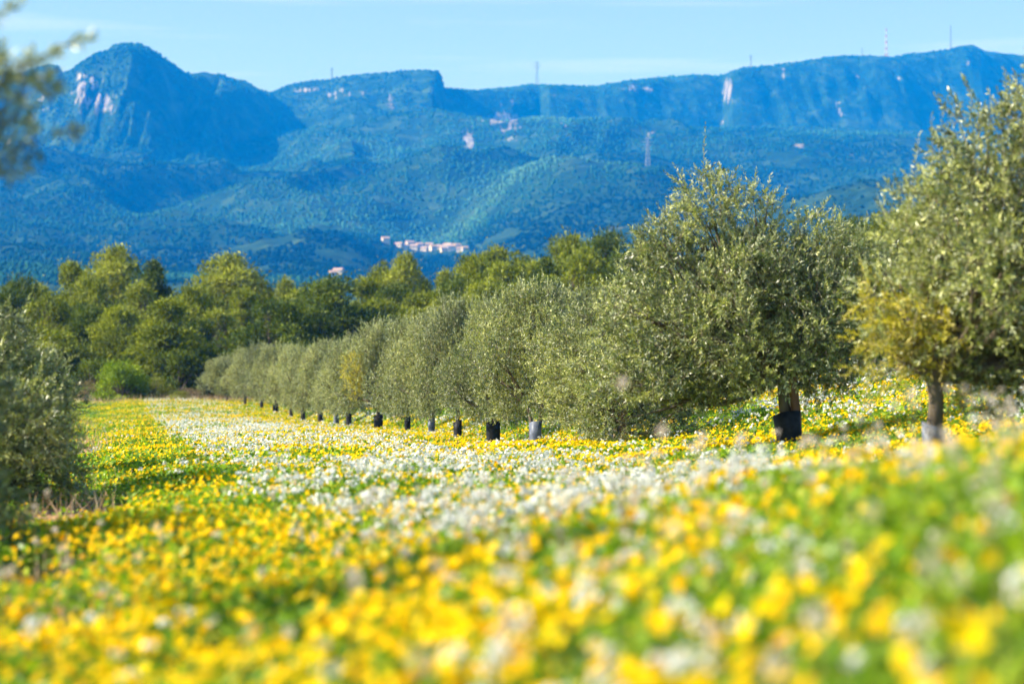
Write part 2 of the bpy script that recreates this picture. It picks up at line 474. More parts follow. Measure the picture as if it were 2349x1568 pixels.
def terrain(u, D):
    """u: sideways tangent, D: distance; returns height plus column of the view"""
    x = (u * FPX + 512) * 2.294
    X = u * D
    e = np.interp(D, BASE_D, elev(BASE_Y))
    base = HCAM + e * D
    amp = np.interp(D, [300, 900, 1800, 3000, 4400, 8000], [1, 16, 52, 80, 85, 60])
    base = base + amp * (ridged(X / 620 + D / 1500, D / 900, 5, 5) * .8 + .4 * fbm(X / 210, D / 210, 6, 4)) * (.6 + .4 * vnoise(X / 1400, D / 1400, 9))
    base = base + 75 * sstep(2400, 3400, D) * (1 - sstep(4500, 5000, D)) * (ridged(X / 520 + .5 * fbm(X / 300, D / 400, 12, 2), D / 3800, 11, 3) - .2)
    # the village stands on an even slope
    vr = HCAM + elev(np.interp(D, [1500, 2300, 2900, 3050, 3400, 3600], [740, 668, 608, 592, 548, 530])) * D
    vw = np.exp(-((x - 985) / 165) ** 2) ** .8 * sstep(1500, 2200, D) * (1 - sstep(3400, 3650, D))
    base = base * (1 - vw) + vr * vw
    z = base
    # near dry hill on the right
    yn = np.interp(x, SK_N[:, 0], SK_N[:, 1])
    zn = HCAM + elev(yn) * 2600
    dn = D - 2600 + 60 * fbm(X / 130, D / 200, 31, 3)
    bn = np.where(dn < 0, sstep(-850, 0, dn), 1 - sstep(0, 700, dn))
    near = np.where(yn < 640, (zn + 5 * fbm(X / 40, D / 40, 33, 4)) * bn, -1e3) - 40 * (1 - bn)
    isn = near > z
    z = np.maximum(z, near)
    # left mountain
    yl = np.interp(x, SK_L[:, 0], SK_L[:, 1])
    xx = np.clip(x + 50 * fbm(D / 170, x / 60, 45, 3), -900, 1400)
    ridge_d = 4650 + np.minimum(2.0 * 60 * np.log1p(np.exp((xx - 330) / 60)), 1050) + np.minimum(1.5 * 60 * np.log1p(np.exp((230 - xx) / 60)), 560)
    d0 = D - ridge_d + 130 * ridged(X / 330, D / 2500, 41, 4) + 40 * fbm(X / 60, D / 220, 42, 4)
    zl = HCAM + elev(yl) * D
    tl = np.clip((d0 + 620) / 620, 0, 1)
    pl = .45 * tl + .55 * sstep(.25, .9, tl)
    bl = np.where(d0 < 0, pl, 1 - .9 * sstep(0, 900, d0))
    low = HCAM + elev(395) * D
    left = low + (zl - low) * bl + (1 - np.abs(2 * tl - 1)) * (34 * fbm(X / 55, D / 260, 43, 5) + 16 * ridged(X / 26, D / 150, 46, 3))
    left = left + 5 * fbm(X / 26, D / 26, 44, 3) * sstep(.5, 1, tl)
    left = np.where((yl < 380) & (D > 3950) & (D < 6400), left, -1e3)
    z = np.maximum(z, left)
    # long ridge behind
    yr = np.interp(x, SK_R[:, 0], SK_R[:, 1])
    ridge_e = 5500 + np.interp(x, [-400, 600, 1000, 1020, 1240, 1260, 1660, 1680, 2349, 2800], [300, 0, -120, 20, 380, 110, 540, 300, 740, 860])
    plat = sstep(600, 640, x) * (1 - sstep(985, 1015, x)) + .5 * sstep(1040, 1080, x) * (1 - sstep(1170, 1200, x)) + .15
    plat = np.clip(plat, 0, 1)
    d1 = D - ridge_e + 75 * ridged(X / 520 + 3.3 + .6 * fbm(X / 400, D / 300, 59, 3), D / 3500, 51, 4) + 60 * fbm(X / 90, D / 400, 52, 4)
    zr = HCAM + elev(yr) * D
    tr = np.clip((d1 + 560) / 560, 0, 1)
    cliff = .20 * tr + .80 * sstep(.30, .98, tr)
    flat = .10 * tr + .48 * sstep(.10, .42, tr) + .42 * np.clip((tr - .40) / .6, 0, 1)
    pr = cliff * (1 - plat) + flat * plat
    br = np.where(d1 < 0, pr, 1 - .9 * sstep(100, 1300, d1))
    low = HCAM + elev(335) * D
    right = low + (zr - low) * br + (1 - np.abs(2 * tr - 1)) * (17 * fbm(X / 75 + fbm(X / 300, D / 300, 57, 2), D / 420, 53, 5) + 5 * ridged(X / 40 + fbm(X / 160, D / 100, 58, 2), D / 200, 56, 3))
    right = right + 5 * fbm(X / 28, D / 28, 54, 3) * sstep(.5, 1, tr)
    right = np.where(D > 4700, right, -1e3)
    z = np.maximum(z, right)
    return z, x, isn


us = np.linspace(-.36, .36, 1000)
ds = np.concatenate([np.geomspace(165, 1400, 60), np.linspace(1415, 4000, 150), np.linspace(4008, 6300, 270), np.linspace(6320, 6700, 12)])
UU, DD = np.meshgrid(us, ds)
ZZ, COL, ISN = terrain(UU, DD)
ROWS = HOR - (ZZ - HCAM) / DD * FPX * 2.294        # row of the 2349 wide view each point shows at
# bare rock patches of the mountainside: centre column, row, half sizes, strength
ROCKS = [(182, 210, 14, 50, 1.3), (196, 180, 22, 14, .9), (222, 225, 16, 34, 1.2), (248, 240, 16, 30, 1.2), (268, 225, 10, 26, .6), (205, 235, 18, 22, .8), (165, 220, 10, 30, .7), (95, 225, 25, 40, .6),
         (70, 190, 40, 18, .6), (12, 325, 16, 14, .9), (75, 318, 18, 10, .9), (160, 312, 12, 8, .7), (240, 290, 30, 8, .5), (425, 180, 8, 10, .7), (250, 185, 30, 20, .5),
         (700, 205, 55, 12, .75), (760, 212, 70, 14, .6), (830, 200, 40, 12, .45), (895, 235, 10, 22, 1.3), (880, 270, 10, 10, .6), (950, 183, 40, 6, .5),
         (1075, 320, 13, 30, 1.4), (1065, 300, 9, 10, 1.0), (1082, 265, 10, 12, .9), (1150, 280, 36, 28, 1.5), (1160, 238, 26, 16, .8), (1180, 305, 14, 14, .9), (1165, 325, 6, 18, .8), (1135, 230, 16, 12, .8),
         (1200, 215, 30, 10, .5), (1290, 285, 14, 8, .8), (1290, 214, 26, 6, .8), (1460, 205, 38, 13, 1.1), (1490, 325, 5, 36, .9), (1500, 300, 10, 8, .8),
         (1672, 200, 16, 28, 1.5), (1675, 225, 14, 12, 1.0), (1798, 170, 6, 22, 1.1), (1655, 280, 14, 16, .6), (1970, 172, 12, 16, 1.0), (2060, 176, 14, 8, .7), (1925, 245, 7, 22, 1.1), (1938, 262, 14, 5, .8),
         (1850, 158, 8, 8, .8), (2200, 125, 12, 8, .6), (2225, 140, 10, 16, .6), (1600, 250, 10, 12, .4), (1730, 290, 10, 10, .5)]
CLEARS = [(1835, 332, 42, 12, 1.1), (1955, 353, 28, 12, 1.0), (1760, 350, 40, 10, .8), (1895, 350, 40, 6, .5), (420, 578, 75, 9, .9), (330, 600, 60, 8, .8), (1150, 512, 70, 10, .9), (990, 525, 60, 10, .8), (1090, 500, 30, 10, .7),
          (220, 480, 30, 8, .6), (225, 445, 20, 6, .6), (330, 500, 40, 6, .4), (690, 590, 60, 22, .7), (730, 620, 60, 14, .8), (640, 560, 30, 14, .5), (560, 520, 50, 10, .4), (380, 430, 90, 30, .45), (420, 370, 40, 20, .3), (1100, 455, 50, 14, .5),
          (1400, 522, 60, 8, .45), (820, 390, 30, 12, .4), (1330, 330, 60, 10, .4), (1560, 370, 70, 12, .4), (1400, 338, 50, 6, .35), (930, 640, 60, 10, .6)]


def patches(lst, lo):
    r = np.zeros_like(ZZ)
    for cx, cy_, sx, sy, s in lst:
        g = np.exp(-(((COL - cx) / sx) ** 2 + ((ROWS - cy_) / sy) ** 2))
        r = np.maximum(r, s * g * (DD > lo))
    return r


gX, gD = UU * DD, DD
rockm = .60 * np.clip(patches(ROCKS, 4000), 0, 1.15) ** .6
slope = np.abs(np.gradient(ZZ, axis=0) / np.maximum(np.gradient(DD, axis=0), .1))
rockm = rockm + .10 * sstep(.7, 1.6, slope) * (DD > 4200) + .06 * np.exp(-((COL - 215) / 70) ** 2 - ((ROWS - 210) / 60) ** 2)
rockm = rockm - .10 + .12 * fbm(gX / 16, ROWS / 16, 61, 4) + .46 * fbm(COL / 4.2, ROWS / 12, 63, 4) * (rockm > .02)
clearm = patches(CLEARS, 1000) * .55 + .22 * ISN - .14 + .34 * fbm(gX / 26, gD / 70, 62, 3)
V = np.stack([gX, gD, ZZ], -1).reshape(-1, 3)
nx, ny = len(us), len(ds)
i = np.arange(ny - 1)[:, None] * nx
j = np.arange(nx - 1)[None]
F = np.stack([i + j, i + j + 1, i + nx + j + 1, i + nx + j], -1).reshape(-1, 4)
o = link("mountains", mesh_np("mountains", V, F, [M['mountain']], attrs={"rock": rockm.ravel(), "clear": clearm.ravel()}, smooth=True))
tag(o, "long rocky mountain range with a rounded peak on the left above wooded foothills", "mountains", kind="structure")

# valley floor and plain out to the horizon, under everything else
g = []
for r in (120, 400, 1500, 3600, 6600):
    for k in range(64):
        a = k / 64 * 2 * math.pi
        g.append((r * math.cos(a), r * math.sin(a), -14 - r * .002))
g = np.array(g)
i = np.arange(4)[:, None] * 64
j = np.arange(64)[None]
F = np.stack([i + j, i + 64 + j, i + 64 + (j + 1) % 64, i + (j + 1) % 64], -1).reshape(-1, 4)
o = link("valley_ground", mesh_np("valley_ground", g, F, [M['mountain']], attrs={"rock": np.zeros(len(g)), "clear": np.full(len(g), .3)}))
tag(o, "wooded valley ground stretching away below the field", "ground", kind="structure")

HOUSES = [(915, 566), (928, 571), (940, 562), (950, 572), (962, 566), (974, 575), (984, 568), (993, 574), (1006, 571), (1018, 576), (1027, 568), (1036, 574),
          (1048, 568), (1055, 576), (1066, 573), (884, 556), (776, 628), (764, 633), (1500, 534)]
# the wood on the foothills and on the crest: thousands of tiny crowns
r2 = np.random.default_rng(11)
NF = 120000
fu = r2.uniform(-.26, .26, NF)
fd = np.where(r2.random(NF) < .80, r2.uniform(1700, 4800, NF), r2.uniform(4600, 6100, NF))
fz, fcol, fisn = terrain(fu, fd)
iu = np.clip(((fu - us[0]) / (us[1] - us[0])).round().astype(int), 0, len(us) - 1)
idd = np.clip(np.searchsorted(ds, fd), 0, len(ds) - 1)
rk, cm, sl_ = rockm[idd, iu], clearm[idd, iu], slope[idd, iu]
fX = fu * fd
keep = (rk < .34) & (cm < .30 + .3 * r2.random(NF)) & (fbm(fX / 90, fd / 160, 71, 3) > -.35 + .3 * (r2.random(NF) - .5))
frow = HOR - (fz - HCAM) / fd * FPX * 2.294
for hx, hrow in HOUSES:
    keep &= ~((np.abs(fcol - hx) < 9) & (frow > hrow - 10) & (frow < hrow + 6 + 9 * r2.random(NF)) & (fd < 3700))
keep &= ~((sl_ > 1.1) & (r2.random(NF) < .55))
keep &= ~(fisn & (r2.random(NF) < .75))
fX, fd, fz = fX[keep], fd[keep], fz[keep]
n = len(fX)
tall = fbm(fX / 260, fd / 260, 72, 3)
R = r2.uniform(2.2, 4.4, n) * np.interp(fd, [1500, 2500, 4600, 4800, 5800], [.55, .65, .80, .75, .75])
H = R * r2.uniform(1.1, 1.8, n)
ang = np.arange(6) / 6 * 2 * np.pi
rot = r2.uniform(0, 6.28, n)
vv = []
for hz, rr in ((0.0, .55), (.35, 1.0), (.72, .72)):
    a = rot[:, None] + ang[None] + hz * 2
    jr = r2.uniform(.72, 1.25, (n, 6))
    vv.append(np.stack([fX[:, None] + np.cos(a) * (R * rr)[:, None] * jr, fd[:, None] + np.sin(a) * (R * rr)[:, None] * jr,
                        (fz - .6)[:, None] + H[:, None] * (hz + r2.uniform(-.06, .06, (n, 6)))], -1))
top = np.stack([fX, fd, fz - .6 + H], -1)[:, None]
vv = np.concatenate(vv + [top], 1)          # n,19,3
ff = []
for k in range(6):
    kn = (k + 1) % 6
    ff += [(k, kn, 6 + kn), (k, 6 + kn, 6 + k), (6 + k, 6 + kn, 12 + kn), (6 + k, 12 + kn, 12 + k), (12 + k, 12 + kn, 18)]
F = (np.arange(n)[:, None, None] * 19 + np.array(ff)[None]).reshape(-1, 3)
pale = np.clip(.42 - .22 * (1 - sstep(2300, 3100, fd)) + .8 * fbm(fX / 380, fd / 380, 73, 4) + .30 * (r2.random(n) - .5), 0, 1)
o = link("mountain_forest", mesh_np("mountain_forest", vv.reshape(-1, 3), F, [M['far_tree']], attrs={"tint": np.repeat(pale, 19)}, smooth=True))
tag(o, "pine wood covering the foothills and crests of the mountains", "forest", kind="stuff")


def spot(x, D, rowy=None):
    """a point on the far terrain in the column x"""
    u = px(x)
    if rowy is None:
        z = float(terrain(np.array([u]), np.array([float(D)]))[0][0])
        return Vector((u * D, D, z))
    dd = np.linspace(D[0], D[1], 400)
    zz = terrain(np.full(400, u), dd)[0]
    rr = HOR - (zz - HCAM) / dd * FPX * 2.294
    k = int(np.argmin(np.abs(rr - rowy)))
    return Vector((u * dd[k], dd[k], float(zz[k])))


def crest(x, lo, hi):
    u = px(x)
    dd = np.linspace(lo, hi, 600)
    zz = terrain(np.full(600, u), dd)[0]
    k = int(np.argmax((zz - HCAM) / dd))
    return Vector((u * dd[k], dd[k], float(zz[k])))


# ---------------------------------------------------------------- village houses
def box(bag, x0, x1, y0, y1, z0, z1, mat=0):
    v = [(x, y, z) for x in (x0, x1) for y in (y0, y1) for z in (z0, z1)]
    f = [(0, 1, 3, 2), (4, 6, 7, 5), (0, 4, 5, 1), (2, 3, 7, 6), (0, 2, 6, 4), (1, 5, 7, 3)]
    bag.add(v, f, mat)


def house(x, D, row, w, dep, h, rz, label, group):
    P = spot(x, D, row)
    t = empty("house", P, rz)
    tag(t, label, "house", group)
    b = Bag(); box(b, -w / 2, w / 2, -dep / 2, dep / 2, -5, h)
    link("wall", b.mesh("wall", [M['wall']]), t)
    e = .5
    r = w * .24
    v = [(-w / 2 - e, -dep / 2 - e, h - .1), (w / 2 + e, -dep / 2 - e, h - .1), (w / 2 + e, dep / 2 + e, h - .1), (-w / 2 - e, dep / 2 + e, h - .1),
         (-w / 2 - e, 0, h + r), (w / 2 + e, 0, h + r)]
    b = Bag()
    b.add(v, [(0, 1, 5, 4), (2, 3, 4, 5), (0, 3, 2, 1)])
    b.add(v, [(0, 4, 3), (1, 2, 5)])
    link("roof", b.mesh("roof", [M['roof']]), t)
    for s in (-.28, .05, .3):
        b = Bag(); box(b, w * s - .6, w * s + .6, -dep / 2 - .06, -dep / 2 + .1, h - 2.6, h - 1.1)
        link("window", b.mesh("window", [M['opening']]), t)


VG = "houses of the far village"
vill = [(915, 566, 10, 5, "westernmost house of the far village"), (928, 571, 9, 6, "pale house second from the left end of the village"), (940, 562, 11, 5, "house high on the left half of the village"),
        (950, 572, 10, 6, "low front house in the left half of the village"), (962, 566, 9, 5, "small house near the village's left middle"), (974, 575, 9, 5, "front house just left of the village centre"),
        (984, 568, 10, 6, "house in the centre of the village's upper line"), (993, 574, 9, 7, "bright tall house at the village centre"), (1006, 571, 10, 5, "wide house right of the village centre"),
        (1018, 576, 9, 6, "front house in the right half of the village"), (1027, 568, 12, 5, "upper house in the right half of the village"), (1036, 574, 10, 7, "bright house near the village's right end"),
        (1048, 568, 9, 5, "upper house near the village's right end"), (1055, 576, 8, 5, "low front house near the village's right end"), (1066, 573, 8, 4, "easternmost small house of the far village")]
for k, (x, y, w, h, lb) in enumerate(vill):
    house(x, (2700, 3700), y, w * .95, 8, h * .85, math.radians(-25 + 55 * ((k * 7) % 5) / 4), lb, VG)
house(884, (2700, 3700), 556, 9, 8, 6, .3, "lone house on the slope left of the village", "lone houses in the foothills")
house(776, (1900, 3000), 628, 9, 8, 4, -.3, "lone pale house low in the valley above the pine tops", "lone houses in the foothills")
house(764, (1900, 3000), 633, 7, 6, 4, .3, "small shed beside the lone house low in the valley", "lone houses in the foothills")
house(1500, (1900, 2700), 534, 9, 8, 5, .1, "lone white house at the foot of the dry hill on the right", "lone houses in the foothills")


# ---------------------------------------------------------------- pylons and masts
def strut(bag, a, b, r):
    tube(bag, [a, b], [r, r], 4, cap=False)


def pylon(P, H, label, arms=True, mats=('steel',), group="pylons and masts on the skyline", wb=.16, rr=.24):
    t = empty("pylon", P)
    tag(t, label, "pylon", group)
    b = Bag()
    wbm, wt = H * wb / 2, .7
    n = 9
    lev = [(k / n, wbm + (wt - wbm) * (k / n) ** .75) for k in range(n + 1)]
    cs = [(1, 1), (-1, 1), (-1, -1), (1, -1)]
    for k in range(n):
        (t0, w0), (t1, w1) = lev[k], lev[k + 1]
        for q in range(4):
            c, d = cs[q], cs[(q + 1) % 4]
            mb = k % len(mats)
            p0, p1 = (c[0] * w0, c[1] * w0, t0 * H - (3 if k == 0 else 0)), (c[0] * w1, c[1] * w1, t1 * H)
            q1 = (d[0] * w1, d[1] * w1, t1 * H)
            for s, e, r in ((p0, p1, rr), (p0, q1, rr * .6), (p1, q1, rr * .6)):
                tube(b, [s, e], [r, r], 4, mat=mb, cap=False)
    link("lattice_tower", b.mesh("lattice_tower", [M[x] for x in mats]), t)
    if arms:
        for z, L in ((.95, .14), (.84, .19), (.73, .15)):
            b = Bag()
            for s in (-1, 1):
                strut(b, (0, 0, z * H + 1), (s * L * H, 0, z * H), rr * .7)
                strut(b, (0, 0, z * H - .6), (s * L * H, 0, z * H), rr * .7)
            link("cross_arm", b.mesh("cross_arm", [M['steel']]), t)


def on_crest(x, top, label, **kw):
    P = crest(x, 4600, 6600)
    base_row = HOR - (P.z - HCAM) / P.y * FPX * 2.294
    H = (base_row - top) / 2.294 / FPX * P.y
    pylon(P, H, label, **kw)


on_crest(760, 153, "small pylon on the crest at the left end of the flat topped ridge", rr=.3)
on_crest(1232, 139, "tall pylon alone in the middle of the ridge line", rr=.4)
on_crest(1724, 124, "small pylon on the ridge just right of the bright rock face", rr=.3)
on_crest(1980, 106, "small faint mast just left of the red and white mast", arms=False, rr=.22)
on_crest(2036, 62, "tall red and white lattice mast on the right of the ridge", arms=False, mats=('steel_red', 'steel_white'), wb=.09, rr=.4)
on_crest(2184, 54, "tall grey mast next to the highest knoll on the right", arms=False, wb=.07, rr=.4)
P = spot(1487, (3400, 4500), 386)
pylon(P, (386 - 312) / 2.294 / FPX * P.y, "pale pylon standing in the wood below the cliffs", group="pylons in the wood", rr=.45)


# ---------------------------------------------------------------- olive trees
def leafy(bag, rs, p0, dr, L, nleaf, leaf_len, mat_leaf=0, mat_twig=1, tint0=None, lw=.29, spread=1.0, curl=.35):
    """twigs from p0 along dr with paired narrow leaves"""
    N = len(p0)
    up = np.array([0, 0, 1.0])
    side = nrm(np.cross(dr, rs.normal(size=(N, 3))))
    oth = np.cross(dr, side)
    bend = (up[None] * rs.uniform(-.3, .8, (N, 1)) + side * rs.uniform(-.4, .4, (N, 1))) * curl
    t = (np.arange(nleaf) + .8) / nleaf
    t = t[None] + rs.uniform(-.02, .02, (N, nleaf))
    pos = p0[:, None] + dr[:, None] * (L[:, None] * t)[..., None] + bend[:, None] * (L[:, None] * t ** 2)[..., None]
    axis = nrm(dr[:, None] + 2 * bend[:, None] * t[..., None])
    ph = (np.arange(nleaf) * np.pi)[None] + rs.uniform(0, 6.28, (N, 1)) + (np.arange(nleaf) // 2 * 1.57)[None] + rs.uniform(-.5, .5, (N, nleaf))
    perp = np.cos(ph)[..., None] * side[:, None] + np.sin(ph)[..., None] * oth[:, None]
    an = spread * rs.uniform(.5, 1.2, (N, nleaf)) * (1.1 - .45 * np.clip(t, 0, 1))
    ld = nrm(axis * np.cos(an)[..., None] + perp * np.sin(an)[..., None] + up * .06)
    wd = nrm(np.cross(ld, axis + .6 * rs.normal(size=axis.shape)))
    ll = leaf_len * rs.uniform(.65, 1.15, (N, nleaf)) * (1 - .35 * np.clip(t, 0, 1) ** 3)
    hw = ll * lw * .5
    nr = np.cross(ld, wd)
    p = pos.reshape(-1, 3); ld = ld.reshape(-1, 3); wd = wd.reshape(-1, 3); nr = nr.reshape(-1, 3)
    ll = ll.reshape(-1, 1); hw = hw.reshape(-1, 1)
    a = p
    b1 = p + ld * ll * .45 + wd * hw + nr * hw * .25
    c = p + ld * ll
    d1 = p + ld * ll * .45 - wd * hw + nr * hw * .25
    v = np.stack([a, b1, c, d1], 1).reshape(-1, 3)
    nn = len(p)
    f = np.arange(nn * 4).reshape(-1, 4)
    if tint0 is None:
        tint0 = np.zeros(N)
    tn = np.clip(.36 + tint0[:, None] + .30 * rs.normal(size=(N, nleaf)) * .7 + .12 * t, 0, 1).reshape(-1)
    bag.add(v, f, mat_leaf, np.repeat(tn, 4))
    # the twig itself, a three sided stick
    r = .0017
    s1, s2 = side * r, (-side * .5 + oth * .87) * r
    s3 = (-side * .5 - oth * .87) * r
    tt = np.array([-.25, .5, 1.0])
    pts = p0[:, None] + dr[:, None] * (L[:, None] * tt[None])[..., None] + bend[:, None] * (L[:, None] * (tt * np.abs(tt))[None])[..., None]
    rings = np.stack([pts + s[:, None] * np.array([1.6, 1, .4])[None, :, None] for s in (s1, s2, s3)], 2)   # N,3(t),3,3
    v = rings.reshape(-1, 3)
    base = (np.arange(N) * 9)[:, None, None]
    q = []
    for a_ in range(2):
        for b_ in range(3):
            q.append((a_ * 3 + b_, a_ * 3 + (b_ + 1) % 3, a_ * 3 + 3 + (b_ + 1) % 3, a_ * 3 + 3 + b_))
    bag.add(v, (base + np.array(q)[None]).reshape(-1, 4), mat_twig, .5)


def olive_mesh(seed, R, z0, H, ntw, leaf=.062, nleaf=18, lobes=16, far=False, offx=0.0, sprigs=60, shape=None, yellow=None, stems=2, stem_spread=.12, stem_lean=0.0, bark='olive_bark', under=.5, shade=0.0):
    """returns trunk mesh, crown mesh, (yellow branch mesh)"""
    rs = np.random.default_rng(seed)
    tr = Bag()
    cz = z0 + (H - z0) * .48
    hz = (H - z0) / 2
    # lobes of the crown
    lc, lr = [], []
    for k in range(lobes):
        h = (k + rs.uniform(.2, .8)) / lobes
        prad = np.interp(h, [0, .25, .5, .75, 1], [.72, 1, .96, .66, .24])
        a = k * 2.4 + rs.uniform(-.5, .5)
        q = R * prad * rs.uniform(.40, .78)
        rl = rs.uniform(.26, .40) * R
        c = np.array([offx + np.cos(a) * q, np.sin(a) * q, z0 + .55 * rl + h * (H - z0 - 1.45 * rl)])
        lc.append(c); lr.append(rl)
    if shape:
        for (sx, sy, sz, sr) in shape:
            lc.append(np.array([sx, sy, sz])); lr.append(sr)
    lc.append(np.array([offx, 0, cz])); lr.append(R * .56)
    lc, lr = np.array(lc), np.array(lr)
    # trunk and limbs reaching into the lobes
    for s in range(stems):
        a = 2 * np.pi * s / stems + rs.uniform(-.4, .4) if stems > 1 else 0
        bx, by = (stem_spread * np.cos(a) * .5, stem_spread * np.sin(a) * .5) if stems > 1 else (0, 0)
        fork = np.array([stem_lean * z0 * 1.1 + bx * 2.2, by * 2.2, z0 + .12 * (H - z0)])
        z = np.linspace(-.1, 1, 7)
        pts = np.array([[bx, by, 0]]) * (1 - z[:, None]) + fork[None] * z[:, None] + rs.normal(size=(7, 3)) * .012
        r0 = .062 if stems > 1 else .085
        tube(tr, pts, np.linspace(r0, r0 * .72, 7), 10)
        mine = [k for k in range(len(lc)) if k % stems == s]
        for k in mine:
            tgt = lc[k]
            z = np.linspace(0, 1, 6)[:, None]
            mid = (fork + tgt) / 2 + np.array([0, 0, -.12]) + rs.normal(size=3) * .08
            pts = fork * (1 - z) ** 2 + 2 * mid * z * (1 - z) + tgt * z ** 2
            tube(tr, pts, np.linspace(r0 * .5, .010, 6), 6)
            for q in range(4):
                e = tgt + nrm(rs.normal(size=3) + [0, 0, .4]) * lr[k] * .8
                tube(tr, [pts[3], (pts[4] + e) / 2, e], [.012, .008, .004], 4)
    # twigs
    w = lr ** 2.2
    k = rs.choice(len(lc), ntw, p=w / w.sum())
    d = nrm(rs.normal(size=(ntw, 3)) + np.array([0, 0, .05]))
    rad = lr[k] * np.cbrt(rs.uniform(.12, 1.0, ntw)) * .92
    p = lc[k] + d * rad[:, None] * np.array([1, 1, .95])
    p[:, 2] = np.maximum(p[:, 2], z0 + rs.uniform(-.1, .35, ntw) * under)
    out_ = nrm(p - np.array([offx, 0, cz - .5 * hz]))
    dr = nrm(.45 * d + .35 * out_ + np.array([0, 0, .30]) + .75 * rs.normal(size=(ntw, 3)))
    droop = rs.random(ntw) < .25
    dr[droop, 2] -= .8
    dr = nrm(dr)
    L = rs.uniform(.12, .28, ntw)
    lobe_t = rs.uniform(-.20, .20, len(lc))
    tint0 = shade + lobe_t[k] + .16 * rs.normal(size=ntw)
    bag = Bag()
    yel = None
    if yellow is not None:
        c, rr = np.array(yellow[:3]), np.array(yellow[3])
        ym = np.sum(((p - c) / rr) ** 2, 1) < 1
        ym &= rs.random(ntw) < .68
        yel = Bag()
        leafy(yel, rs, p[ym], dr[ym], L[ym], nleaf, leaf)
        p, dr, L, tint0 = p[~ym], dr[~ym], L[~ym], tint0[~ym]
    leafy(bag, rs, p, dr, L, nleaf, leaf, tint0=tint0)
    # long upright shoots out of the top and flanks
    if sprigs:
        k = rs.choice(len(lc), sprigs, p=w / w.sum())
        d = nrm(rs.normal(size=(sprigs, 3)) * [1, 1, .5] + [0, 0, .9])
        p = lc[k] + d * lr[k][:, None] * .80
        dr = nrm(.45 * d + [0, 0, .8] + .25 * rs.normal(size=(sprigs, 3)))
        leafy(bag, rs, p, dr, rs.uniform(.22, .50, sprigs), nleaf + 8, leaf * 1.05, tint0=np.full(sprigs, .18), spread=1.0)
    lm = M['olive_leaf_far' if far else 'olive_leaf']
    return (tr.mesh("olive_trunk", [M[bark]], True), bag.mesh("olive_crown", [lm, M['twig']]),
            yel.mesh("yellowed_branch", [M['olive_leaf_yellow'], M['twig']]) if yel else None)


def guard_mesh(h, r, flare=1.0, open_=True, seed=0):
    """plastic sleeve round the foot of the trunk: an open tube with thickness"""
    rs = np.random.default_rng(seed)
    b = Bag()
    n = 20
    ang = np.arange(n) / n * 2 * np.pi
    wob = 1 + .10 * np.sin(ang * 2 + seed) + .03 * np.sin(ang * 5 + 2 * seed)
    rings = []
    prof = [(-.12, 1.0), (h * .3, 1.0), (h * .65, 1.03), (h, 1.06 * flare), (h, 1.0 * flare), (h * .6, .97), (h * .25, .93)]
    for z, s in prof:
        rings.append(np.stack([np.cos(ang) * r * s * wob, np.sin(ang) * r * s * wob * .9, np.full(n, z) + (.035 * np.sin(ang + seed) if z >= h * .99 else 0)], -1))
    v = np.concatenate(rings)
    i = np.arange(len(prof) - 1)[:, None] * n
    j = np.arange(n)[None]
    b.add(v, np.stack([i + j, i + (j + 1) % n, i + n + (j + 1) % n, i + n + j], -1).reshape(-1, 4))
    return b


def sleeve(parent, h, r, mat, flare=1.0, seed=0, tilt=(0, 0)):
    o = link("trunk_guard", guard_mesh(h, r, flare, seed=seed).mesh("trunk_guard", [M[mat]], True), parent)
    o.rotation_euler = (tilt[0], tilt[1], 0)
    return o


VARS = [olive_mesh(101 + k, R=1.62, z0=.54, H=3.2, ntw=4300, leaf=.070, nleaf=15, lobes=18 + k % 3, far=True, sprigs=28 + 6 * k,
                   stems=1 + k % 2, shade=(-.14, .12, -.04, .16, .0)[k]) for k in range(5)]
RG = "olive trees in the main row"


def place(var, x, D, toprow, wid, label, group, guard=('guard', .42, .12), rz=0.0, mesh=None, H0=3.35, R0=1.75, lean=0.0, cat="olive tree", thin=False):
    u = px(x)
    X = u * D
    z = float(gz(X, D))
    ztop = HCAM + elev(toprow) * D
    sz = (ztop - z) / H0
    sx = .93 * wid / R0
    t = empty("olive_tree", (X, D, z - .02), rz, (sx, sx, sz))
    tag(t, label, cat, group)
    tr, cr, ye = mesh or VARS[var]
    link("trunk", tr, t)
    link("crown", cr, t)
    if ye:
        o = link("yellowed_branch", ye, t)
        o["label"] = "yellowed leafy branch among the grey green foliage"
    if guard:
        o = link("trunk_guard", GUARDS[guard], t)
        o.scale = (1 / sx, 1 / sx, 1 / sz)
    return t


GUARDS = {}
for k, (gname, gh, gr, gm, fl) in enumerate([('black', .60, .10, 'guard', 1), ('black_wide', .62, .135, 'guard', 1.0), ('black_short', .56, .09, 'guard', 1.03),
                                             ('grey', .58, .105, 'guard_grey', 1.0), ('grey_short', .54, .10, 'guard_grey', 1.03)]):
    GUARDS[gname] = guard_mesh(gh, gr, fl, seed=k).mesh("trunk_guard", [M[gm]], True)

